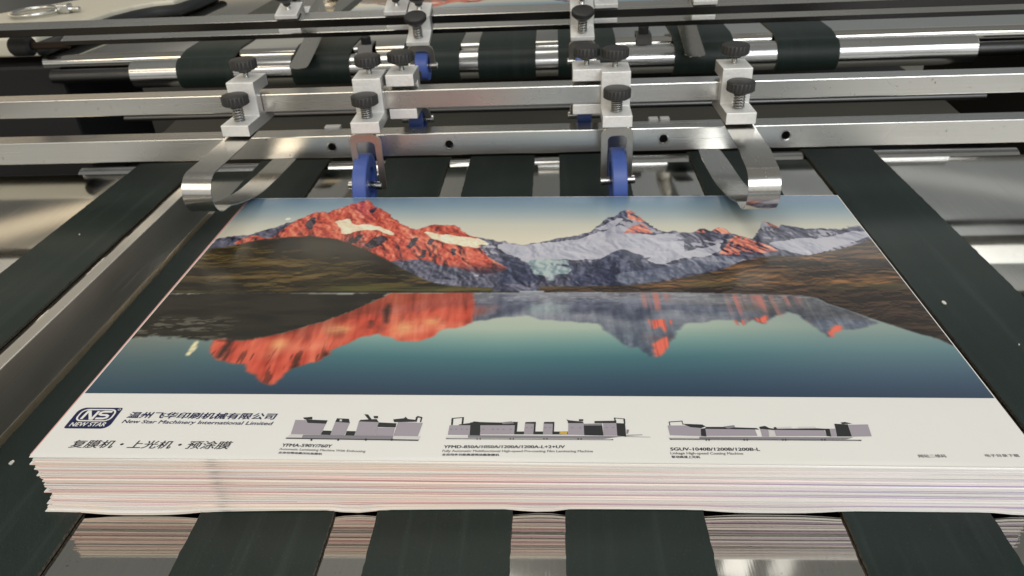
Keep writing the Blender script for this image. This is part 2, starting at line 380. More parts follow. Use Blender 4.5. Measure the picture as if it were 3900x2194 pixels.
# ------------------------------------------------------------------ clamps
def knob_bm(r=.0135, h=.0105):
    return lathe([(.0062, -.0022), (.0066, 0), (r - .0022, .0002), (r, .0016), (r, h - .0012), (r - .0012, h - .0002), (r - .0026, h)], 'z', n=132, lobes=22, depth=.0006, lobe_rows=(2, 3, 4))
def cone_knob_bm(r=.0135, h=.0105):
    return lathe([(.0048, -.006), (.0052, -.003), (.0095, .0005), (r, .0050), (r, h - .0012), (r - .001, h - .0002), (r - .003, h)], 'z', n=72)
def screw_bm(z0, z1, r=.0030):
    prof = []; z = z0; k = 0
    while z < z1:
        prof.append((r if k % 2 else r - .0005, z)); z += .00055; k += 1
    prof.append((r, z1)); return lathe(prof, 'z', n=16)
def coil_bm(z0, z1, r=.0050, w=.00085, turns=5.5):
    n = int(turns * 18); pts = []
    for i in range(n + 1):
        f = i / n; a = 2 * math.pi * turns * f; pts.append((r * math.cos(a), r * math.sin(a), z0 + (z1 - z0) * f))
    return add_tube(bmesh.new(), pts, w, 7)
def screw_knob(parent, y, zk, z0, small=False, spring=None):
    k = obj('knob', cone_knob_bm() if small else knob_bm(), M['knob'], parent, smooth='auto'); k.location = (0, y, zk)
    s = obj('screw', screw_bm(z0 - zk, .001), M['bolt_steel'], k, smooth='auto')
    if spring: obj('coil_spring', coil_bm(spring[0] - zk, spring[1] - zk), M['coil_steel'], k, smooth=True)
    return k
FRONT = [(-.015, -.0115), (-.015, 0), (.0165, 0), (.0165, .0345), (.053, .0345), (.053, .0225), (.0285, .0225), (.0285, -.001), (.053, -.001), (.053, -.0115)]
REAR = [(-.0105, -.0055), (-.0105, 0), (.016, 0), (.016, .0195), (.0505, .0195), (.0505, .0140), (.0300, .0140), (.0300, .0008), (.0505, .0008), (.0505, -.0055)]
def clamp(name, label, loc, rot, prof, knob_gap, small=False, topgap=.0085):
    t = thing(name, label, 'clamp', loc, rot, 'clamps on the cross rails')
    obj('clamp_body', prism(prof, -.0145, .0145, 1), [M['clamp'], M['clamp_side']], t, bevel=.0007)
    top = prof[3][1]; yk = (prof[3][0] + prof[4][0]) / 2 + .001
    screw_knob(t, yk, top + topgap, top - .0135, small)
    screw_knob(t, 0, knob_gap, -.012, small, (.0002, knob_gap - .001))
    return t
def wheel_parts(t, wy, wz, r, w, fork_top, foot_y=0.0, arms=.0325, roll=0, yaw=0, dx=0):
    """yoke of bent sheet steel, axle and blue wheel under the foot of a clamp"""
    h = arms / 2; lw = .0068; th = .003
    wv = Vector((0, wy, wz)); tv = Vector((0, foot_y, fork_top)); d = (wv - tv); L = d.length; dn = d.normalized()
    def pt(x, s, n):        # s along the arm, n across it
        side = Vector((0, dn.z, -dn.y)); p = tv + dn * s + side * n; return (x, p.y, p.z)
    out = []
    c = .009
    for a in range(0, 91, 15): out.append((-h + c - c * math.sin(R(90 - a)) if False else -h + c * (1 - math.sin(R(a))), c * (1 - math.cos(R(a))) ))
    # outer outline from left leg bottom, over the arch, to right leg bottom
    outer = [(-h, L + .004)] + [(-h + c * (1 - math.cos(R(a))), c * (1 - math.sin(R(a)))) for a in range(0, 91, 15)] + [(h - c * (1 - math.sin(R(90 - a))) if False else h - c * (1 - math.cos(R(a))), c * (1 - math.sin(R(a)))) for a in range(90, -1, -15)] + [(h, L + .004)]
    hi = h - lw; ci = .005; top = .009
    inner = [(hi, L + .004)] + [(hi - ci * (1 - math.cos(R(a))), top + ci * (1 - math.sin(R(a)))) for a in range(0, 91, 30)] + [(-hi + ci * (1 - math.cos(R(a))), top + ci * (1 - math.sin(R(a)))) for a in range(90, -1, -30)] + [(-hi, L + .004)]
    pts = outer + inner
    bm = bmesh.new(); A = [bm.verts.new(pt(x, s, -th / 2)) for x, s in pts]; B = [bm.verts.new(pt(x, s, th / 2)) for x, s in pts]; n = len(pts)
    bm.faces.new(A); bm.faces.new(B[::-1])
    for i in range(n): bm.faces.new((A[i], A[(i + 1) % n], B[(i + 1) % n], B[i]))
    # tab that joins the yoke to the foot
    add_box(bm, -.0095, .0095, foot_y - .0014, foot_y + .0014, fork_top - .0006, -.0050)
    fk = obj('fork', bm, M['fork_steel'], t, bevel=.0005)
    a = obj('axle', lathe([(.0038, -h - .0020), (.0044, -h - .0015), (.0044, h + .0015), (.0038, h + .0020)], 'x', (0, wy, wz), 24), M['bolt_steel'], t, smooth='auto')
    wl = obj('wheel', annulus(r, r * .58, -w / 2, w / 2), M['blue'], t, smooth='auto'); wl.location = (0, wy, wz)
    obj('hub', lathe([(r * .575, -w / 2 + .0035), (r * .58, -w / 2 + .004), (r * .58, w / 2 - .004), (r * .575, w / 2 - .0035)], 'x', n=32), M['blue'], wl, smooth='auto')
    if roll or yaw or dx:      # the yoke hangs a little askew on its screw
        Q = Matrix.Translation((dx, foot_y, fork_top)) @ Matrix.Rotation(R(yaw), 4, 'Z') @ Matrix.Rotation(R(roll), 4, 'Y') @ Matrix.Translation((0, -foot_y, -fork_top))
        for o in (fk, a, wl): o.matrix_local = (Q if o != fk else Q @ Matrix.Translation((-dx * .55, 0, 0))) @ Matrix.Translation(o.location)
def leaf(t, pathpts, w=.0275, world=None):
    o = obj('leaf_spring', strip(pathpts, .0008, -w / 2, w / 2, 0, 1), M['spring_steel'], t, smooth='strip')
    return o
def bez(p, n=10):
    """smooth polyline through control points (Catmull-Rom)"""
    out = []; q = [p[0]] + list(p) + [p[-1]]
    for i in range(1, len(q) - 2):
        for k in range(n):
            s = k / n; a, b_, c, d = q[i - 1:i + 3]
            out.append(tuple(.5 * (2 * b_[j] + (c[j] - a[j]) * s + (2 * a[j] - 5 * b_[j] + 4 * c[j] - d[j]) * s * s + (3 * b_[j] - a[j] - 3 * c[j] + d[j]) * s ** 3) for j in (0, 1)))
    out.append(p[-1]); return out
FZ = .1195; FY = .403
def fl(p): return [(y - FY, z - FZ) for y, z in p]
def fold_path(cy, cz, r, tail):
    return fl([(.420, .1075), (.405, .1070), (.385, .1055), (.36, .1048), (.33, .1042)] + arc(cy, cz, r, 90, 262, 18)) + fl(tail)
# left front clamp with a leaf spring
c = clamp('spring_clamp', 'leftmost front clamp, white block with a wide leaf spring beside the poster corner', (-.2995, FY, FZ), (0, 0, R(-2.7)), FRONT, .0165)
leaf(c, fold_path(.307, .0845, .0195, bez([(.3175, .0640), (.345, .0555), (.387, .0474), (.43, .0452), (.49, .0440), (.555, .0430)], 5)), .028)
c = clamp('spring_clamp', 'rightmost front clamp, white block with a leaf spring over the far right poster edge', (.2015, FY, FZ), (0, 0, R(1)), FRONT, .0165)
leaf(c, fold_path(.305, .079, .0205, bez([(.3165, .0580), (.345, .0500), (.385, .0430), (.413, .0395), (.46, .0375), (.555, .0350)], 5)), .028)
c = clamp('wheel_clamp', 'front clamp with a blue wheel over the red mountain peak of the poster', (-.1675, FY, FZ), (0, 0, R(1)), FRONT, .0130)
wheel_parts(c, .0135, -.079, .0345, .0145, -.0165, roll=3, yaw=1, dx=-.0125)
c = clamp('wheel_clamp', 'front clamp with a blue wheel over the snowy peak right of the poster middle', (.0830, FY, FZ), (0, 0, 0), FRONT, .0130)
wheel_parts(c, .0135, -.079, .0345, .0150, -.0165, roll=-1.5, yaw=1, dx=.003)
c = clamp('wheel_clamp', 'clamp turned backwards, touching the right side of the front clamp over the red peak', (-.1362, .4845, FZ), (0, 0, math.pi), FRONT, .0130)
wheel_parts(c, -.0255, -.0375, .020, .0155, -.0150, -.004)
c = clamp('wheel_clamp', 'clamp turned backwards, touching the left side of the front clamp over the snowy peak', (.0548, .4845, FZ), (0, 0, math.pi), FRONT, .0130)
wheel_parts(c, -.0255, -.0375, .020, .0155, -.0150, -.004)
# rear clamps, leaning towards the viewer with their rails
ct, st = math.cos(TILT), math.sin(TILT)
def rl(y, z): return (OR[1] + y * ct - z * st, OR[2] + y * st + z * ct)
oy, oz = rl(.0806, 0)
for x, lb in ((-.146, 'left rear clamp with a short blue wheel in front of the rear belts'), (.0561, 'right rear clamp, its blue wheel hidden behind the black knobs in front')):
    c = clamp('wheel_clamp', lb, (x, OR[1], OR[2]), (TILT, 0, 0), REAR, .019, True, .012)
    wheel_parts(c, .001, -.040, .0185, .0155, -.0085, -.002)
for x, lb in ((-.1765, 'rear clamp turned backwards beside the left rear wheel clamp'), (.0858, 'rear clamp turned backwards beside the right rear wheel clamp')):
    clamp('rear_clamp', lb, (x, oy, oz), (-TILT, 0, math.pi), REAR, .019, True, .012)
rear_path = [(.705, .146), (.74, .150), (.80, .160), (.88, .171), (.93, .174)] + arc(.935, .1585, .0155, 90, -80, 12) + bez([(.93, .1428), (.89, .130), (.85, .1190), (.80, .1060), (.77, .0990), (.745, .0935), (.735, .0915), (.7325, .0909), (.7305, .0904), (.7288, .0900), (.7276, .0897), (.7270, .0896)], 1)
for x, xs, lb in ((-.3163, -.343, 'lone rear clamp at left holding a steel tongue that rests over a dark belt'), (.2063, .2155, 'lone rear clamp at right holding a steel tongue that rests over a dark belt')):
    c = clamp('spring_clamp', lb, (x, oy, oz), (-TILT, 0, math.pi), REAR, .019, True, .012)
    o = leaf(c, rear_path, .0275)
    bpy.context.view_layer.update()
    o.matrix_local = c.matrix_world.inverted() @ Matrix.Translation((xs, 0, 0))
for x, y, lb in ((-.258, .79, 'small dark bolted bracket on the rear plate behind the left pair of front knobs'), (.1515, .80, 'small dark bolted bracket on the rear plate left of the right steel tongue')):
    t = thing('bracket', lb, 'bracket', (x, y, .1005), group='brackets on the rear plate')
    obj('plate', prism([(.0, 0), (.03, 0), (.03, .004), (.004, .004), (-.013, -.012), (-.016, -.012)], -.011, .011), M['dark_steel'], t, bevel=.0006)
    obj('bolt', lathe([(.0075, .004), (.0075, .013), (.0065, .014)], 'z', (0, .012, 0), 24), M['black'], t, smooth='auto')
for x, y, lb in ((.1300, .4853, 'left one of two small white clips behind the lower thick rail'), (.1425, .4853, 'right one of two small white clips behind the lower thick rail'), (-.2297, .4853, 'single white block standing for a reflection by the lower thick rail beside the wheel clamps')):
    w = .0052 if x > 0 else .009  # the wider left block stands in for a white reflection on the rail
    tag(obj('clip', box(x - w, x + w, y - .006, y + .003, .0765, .0855), M['white'], bevel=.001), lb, 'clip', 'white clips behind the lower rail')

# outlines traced for the print, in millimetres on the sheet
RIDGE = [(-302.2, 268.2), (-299.3, 273.4), (-298.1, 289.5), (-284.7, 294.8), (-269.9, 296.8), (-262.8, 302.2), (-254.7, 308.9), (-246.4, 315.4), (-240.6, 322.0), (-234.1, 326.9), (-230.3, 331.9), (-226.3, 336.7), (-222.4, 341.8), (-218.3, 346.4), (-211.9, 347.8), (-207.0, 344.6), (-203.0, 349.8), (-197.2, 353.8), (-190.8, 361.0), (-186.3, 365.4), (-181.6, 368.5), (-177.7, 372.7), (-170.6, 375.2), (-165.6, 368.2), (-161.5, 358.4), (-155.0, 352.9), (-147.0, 346.5), (-141.5, 338.7), (-137.8, 329.7), (-130.8, 323.6), (-124.3, 316.2), (-117.8, 308.4), (-111.0, 305.5), (-105.2, 309.4), (-99.5, 313.8), (-94.7, 315.7), (-86.9, 314.8), (-82.0, 316.4), (-73.8, 312.5), (-68.8, 306.8), (-64.9, 299.8), (-59.3, 293.7), (-52.7, 289.3), (-45.1, 287.3), (-36.2, 283.2), (-30.2, 279.7), (-25.8, 281.2), (-16.5, 274.7), (-6.1, 273.0), (1.2, 276.1), (8.6, 278.2), (17.4, 282.9), (29.3, 287.0), (41.4, 291.7), (53.6, 298.2), (61.8, 311.7), (67.0, 322.2), (73.8, 331.0), (78.5, 330.9), (83.8, 340.0), (90.6, 346.2), (94.9, 340.9), (100.4, 332.3), (105.5, 321.5), (110.5, 310.9), (117.1, 302.3), (123.9, 297.1), (131.6, 299.4), (140.0, 295.2), (149.1, 296.8), (154.6, 303.4), (159.1, 303.3), (164.1, 298.2), (169.8, 304.8), (175.7, 304.7), (179.7, 294.6), (187.4, 289.6), (193.8, 285.3), (198.1, 282.1), (205.9, 294.2), (215.1, 317.8), (219.9, 316.0), (226.6, 303.9), (230.4, 309.9), (240.0, 307.1), (250.3, 301.8), (262.5, 303.3), (274.7, 300.5), (286.6, 301.3), (289.7, 306.2), (299.0, 307.8), (302.5, 301.0), (305.9, 286.3)]
RED = [(-280.5, 277.1), (-272.8, 290.5), (-266.1, 296.7), (-248.0, 288.8), (-243.0, 296.9), (-234.1, 326.9), (-230.1, 340.4), (-213.6, 354.1), (-190.5, 371.3), (-171.8, 380.9), (-159.3, 360.9), (-138.1, 341.7), (-118.4, 311.9), (-95.1, 318.6), (-74.5, 318.3), (-62.4, 299.8), (-48.9, 288.7), (-46.1, 270.3), (-37.4, 250.3), (-24.9, 237.1), (-19.4, 231.2), (-20.9, 226.6), (-31.8, 221.1), (-44.3, 222.3), (-58.6, 229.2), (-75.4, 235.1), (-89.5, 244.8), (-100.5, 247.3), (-113.3, 246.2), (-123.2, 242.7), (-131.0, 246.4), (-155.2, 264.0), (-181.8, 282.5), (-209.2, 290.9), (-239.8, 287.3), (-262.8, 280.4)]
SNOWR = [[(-194.1, 324.7), (-186.7, 327.6), (-181.1, 331.9), (-172.4, 317.0), (-158.2, 317.7), (-148.3, 313.8), (-134.8, 303.6), (-129.0, 293.1), (-135.8, 295.4), (-148.0, 306.1), (-158.1, 305.4), (-168.1, 304.2), (-174.1, 297.3), (-180.8, 298.8), (-184.6, 311.5)], [(-104.1, 301.8), (-96.4, 300.8), (-82.8, 293.2), (-81.6, 298.7), (-71.4, 291.2), (-64.0, 291.6), (-48.7, 286.6), (-36.8, 274.1), (-48.9, 274.2), (-47.1, 267.3), (-57.0, 270.5), (-75.7, 275.9), (-91.9, 286.6)]]
DARKR = [[(-222.0, 319.3), (-220.3, 334.2), (-215.1, 334.7), (-212.5, 320.6), (-211.0, 306.2), (-217.3, 310.0)], [(-153.5, 275.5), (-148.5, 290.1), (-140.5, 294.1), (-133.9, 285.9), (-140.0, 272.8), (-147.2, 266.4)], [(-169.0, 281.0), (-163.6, 295.8), (-158.5, 298.4), (-159.9, 284.9), (-165.7, 277.5)], [(-162.5, 340.7), (-162.8, 354.6), (-158.3, 356.1), (-160.1, 345.2)], [(-114.0, 271.2), (-109.7, 289.5), (-106.2, 290.8), (-107.1, 273.7), (-110.3, 263.5)], [(-92.5, 273.5), (-90.1, 282.6), (-93.5, 289.3), (-96.5, 276.1)], [(-73.6, 268.1), (-67.4, 266.8), (-67.1, 253.0), (-70.9, 255.5)], [(-98.7, 250.9), (-98.2, 263.3), (-95.0, 265.8), (-93.9, 250.9)]]
HILLL = [(-307.9, 267.0), (-298.0, 270.3), (-284.8, 271.9), (-274.2, 277.1), (-263.8, 283.0), (-252.9, 288.3), (-240.7, 290.0), (-228.8, 292.6), (-218.5, 292.2), (-210.3, 294.8), (-196.5, 290.8), (-181.8, 287.3), (-168.3, 278.3), (-156.6, 270.4), (-146.4, 262.6), (-132.0, 251.3), (-117.6, 237.9), (-103.8, 225.0), (-90.6, 213.7), (-78.2, 205.3), (-66.7, 201.6), (-50.0, 199.4), (-30.2, 197.8), (-29.2, 192.3), (-108.8, 189.8), (-287.0, 190.5), (-320.3, 188.9)]
HILLR = [(322.5, 292.5), (302.8, 281.6), (295.6, 276.9), (283.1, 269.4), (269.6, 261.9), (253.9, 256.1), (238.7, 251.0), (224.4, 249.1), (211.2, 251.3), (196.6, 247.9), (181.6, 242.3), (168.7, 232.4), (157.9, 225.6), (143.6, 220.2), (129.4, 214.9), (108.4, 207.1), (94.9, 204.5), (81.4, 202.0), (41.6, 200.1), (8.4, 199.8), (7.9, 190.8), (7.9, 191.1), (114.2, 190.1), (213.3, 184.9), (226.0, 180.3), (229.7, 174.1), (242.8, 163.6), (257.3, 151.0), (267.8, 143.7), (282.6, 131.9), (292.9, 126.1), (299.7, 117.2), (313.1, 102.2)]
SNOWG = [[(-30.1, 278.1), (-0.2, 273.9), (41.1, 281.9), (59.6, 296.4), (84.9, 313.1), (89.5, 296.0), (104.1, 292.5), (126.4, 293.8), (138.5, 275.9), (131.1, 254.5), (113.1, 245.8), (99.4, 247.4), (92.1, 244.6), (71.6, 252.1), (57.1, 246.4), (35.8, 240.7), (27.5, 245.2), (-2.2, 242.6), (-13.9, 250.0), (-29.1, 262.3)], [(55.2, 299.9), (68.1, 313.3), (85.0, 334.4), (87.2, 323.6), (75.4, 308.0), (62.8, 299.7)], [(112.1, 237.2), (96.1, 243.1), (99.5, 248.9), (128.3, 254.5), (167.3, 275.5), (167.6, 285.0), (175.7, 281.7), (160.5, 254.2), (141.4, 248.5), (124.3, 245.7)], [(205.8, 275.0), (225.0, 277.9), (255.2, 283.8), (271.9, 286.8), (291.6, 294.6), (300.8, 296.1), (305.1, 287.9), (289.6, 280.2), (263.6, 265.0), (238.9, 251.9), (235.9, 251.0), (214.8, 265.6)]]
GLAC = [(-2.3, 245.5), (31.7, 246.6), (34.7, 221.0), (28.6, 218.3), (20.4, 221.1), (21.0, 210.3), (16.3, 205.0), (14.2, 217.0), (8.1, 218.4), (2.5, 221.2)]
CLIFF = [[(-28.7, 256.2), (-10.9, 247.0), (-2.1, 238.2), (5.3, 218.5), (8.3, 202.4), (-25.3, 202.6)], [(21.8, 235.1), (35.8, 239.3), (57.0, 243.5), (78.2, 264.2), (99.8, 251.8), (93.1, 240.2), (111.9, 235.7), (125.4, 234.2), (95.2, 207.2), (68.2, 202.1), (32.4, 202.3), (34.1, 223.8)]]
LITECLIFF = [(72.2, 220.7), (111.0, 228.7), (134.0, 245.6), (169.7, 251.1), (189.8, 248.0), (166.3, 233.9), (136.9, 220.3), (94.9, 204.5), (73.6, 203.3)]
REDG = [[(90.7, 347.3), (98.1, 341.6), (106.9, 319.7), (102.1, 318.0), (92.0, 325.3)], [(103.5, 316.2), (111.1, 295.7), (95.3, 294.2), (83.5, 296.1), (93.7, 309.5)], [(149.1, 296.8), (154.9, 305.1), (160.7, 303.9), (162.5, 297.5), (154.7, 295.0)], [(165.0, 298.8), (171.6, 306.5), (177.3, 305.4), (180.8, 293.0), (171.8, 292.1)], [(176.5, 278.5), (182.9, 288.7), (190.1, 288.6), (198.0, 278.2), (212.4, 267.2), (214.7, 259.6), (201.1, 255.2), (182.6, 259.9), (179.7, 252.5), (163.3, 254.1)], [(216.0, 319.5), (220.7, 316.0), (227.5, 304.6), (224.8, 302.6), (217.6, 312.6)]]
HILLREFL = [(-340.4, 195.8), (-290.5, 190.6), (-220.3, 190.3), (-143.3, 189.1), (-116.2, 190.4), (-120.5, 181.9), (-128.1, 175.0), (-137.8, 165.5), (-149.8, 154.9), (-158.2, 148.5), (-174.0, 138.4), (-186.3, 132.2), (-198.3, 126.1), (-216.7, 122.5), (-235.7, 124.3), (-254.3, 124.8), (-285.1, 129.5), (-299.9, 124.6), (-310.1, 122.2)]
REDREFL = [(-45.5, 191.6), (-41.8, 168.0), (-42.6, 146.0), (-54.4, 138.5), (-65.4, 137.3), (-69.7, 128.8), (-79.6, 121.7), (-91.9, 121.6), (-101.0, 126.3), (-110.4, 131.8), (-120.8, 128.7), (-134.6, 116.8), (-140.9, 112.2), (-141.2, 105.4), (-148.2, 96.6), (-158.9, 92.2), (-165.5, 87.9), (-167.7, 78.5), (-170.6, 71.3), (-174.1, 70.3), (-180.2, 73.3), (-187.9, 80.4), (-196.7, 86.6), (-199.0, 93.0), (-207.4, 94.1), (-215.0, 96.2), (-223.9, 98.4), (-233.3, 113.0), (-234.5, 124.8), (-226.0, 124.8), (-215.3, 122.5), (-186.3, 132.2), (-158.2, 148.5), (-137.8, 165.5), (-120.5, 181.9), (-113.2, 190.4)]
RREDDARK = [[(-223.9, 124.8), (-219.0, 124.8), (-218.2, 115.4), (-219.8, 101.7), (-223.9, 98.4), (-223.8, 108.5)], [(-164.4, 104.2), (-161.8, 99.8), (-160.5, 89.0), (-165.3, 87.2)], [(-114.3, 165.4), (-112.0, 176.3), (-109.4, 170.8), (-106.4, 147.2), (-109.2, 143.4)], [(-142.7, 111.1), (-146.9, 106.5), (-147.2, 97.7), (-142.0, 103.2)], [(-121.2, 149.7), (-119.0, 149.7), (-117.6, 139.7), (-119.2, 137.2)]]
RREDLITE = [[(-190.0, 120.2), (-182.2, 123.7), (-178.9, 117.9), (-182.5, 112.1)], [(-150.9, 137.1), (-136.9, 143.4), (-135.4, 137.2), (-147.1, 133.5)], [(-100.5, 138.4), (-86.7, 148.5), (-87.7, 137.2), (-98.4, 134.8)], [(-80.0, 151.0), (-68.8, 152.3), (-70.6, 144.7), (-77.4, 143.4)]]
MTNREFL = [(-48.3, 189.6), (-42.7, 147.2), (-20.7, 153.6), (1.8, 156.1), (18.1, 156.1), (-2.1, 156.1), (12.1, 151.0), (26.0, 148.5), (52.2, 146.0), (55.9, 138.6), (65.9, 125.6), (74.1, 113.0), (79.5, 115.3), (88.6, 103.6), (92.3, 102.8), (97.4, 113.1), (107.2, 128.0), (112.7, 138.7), (119.1, 146.0), (130.0, 146.0), (143.1, 151.0), (155.3, 151.0), (160.5, 143.6), (168.8, 151.0), (175.2, 143.6), (181.3, 152.2), (197.1, 161.1), (203.3, 158.5), (210.2, 144.8), (217.9, 127.1), (225.1, 137.6), (230.4, 137.6), (239.9, 138.8), (259.5, 146.1), (242.8, 163.6), (229.7, 174.1), (226.0, 180.3), (213.3, 184.9), (114.2, 190.1)]
REDG2 = [[(90.9, 118.7), (97.8, 126.8), (106.5, 128.0), (103.3, 118.8), (96.7, 107.6), (94.3, 103.2), (91.5, 104.3)], [(90.4, 151.0), (93.6, 148.5), (100.7, 151.0), (110.1, 149.8), (106.1, 139.9), (102.5, 132.7), (99.7, 142.3), (93.7, 137.5)], [(155.3, 151.0), (162.7, 151.0), (160.2, 142.4), (155.3, 144.3)], [(169.1, 152.2), (180.9, 156.0), (178.2, 146.1), (169.0, 148.5)], [(218.8, 134.1), (227.2, 144.4), (231.0, 143.6), (230.1, 138.8), (218.6, 127.1)]]
PINKSTREAK = [[(90.9, 189.6), (109.7, 189.5), (102.1, 162.5), (88.9, 170.4)], [(171.4, 187.9), (189.6, 186.4), (190.0, 154.7), (185.2, 157.3), (175.9, 170.2)], [(199.2, 185.0), (210.1, 183.6), (209.6, 171.5), (200.9, 170.2)], [(158.2, 186.5), (168.2, 186.5), (161.5, 154.8), (155.7, 159.9)]]
MOON = [(-242.5, 331.5), [(-247.8, 121.2), (-245.2, 121.7), (-243.2, 111.8), (-244.6, 103.8), (-247.3, 103.8), (-248.2, 110.7)]]
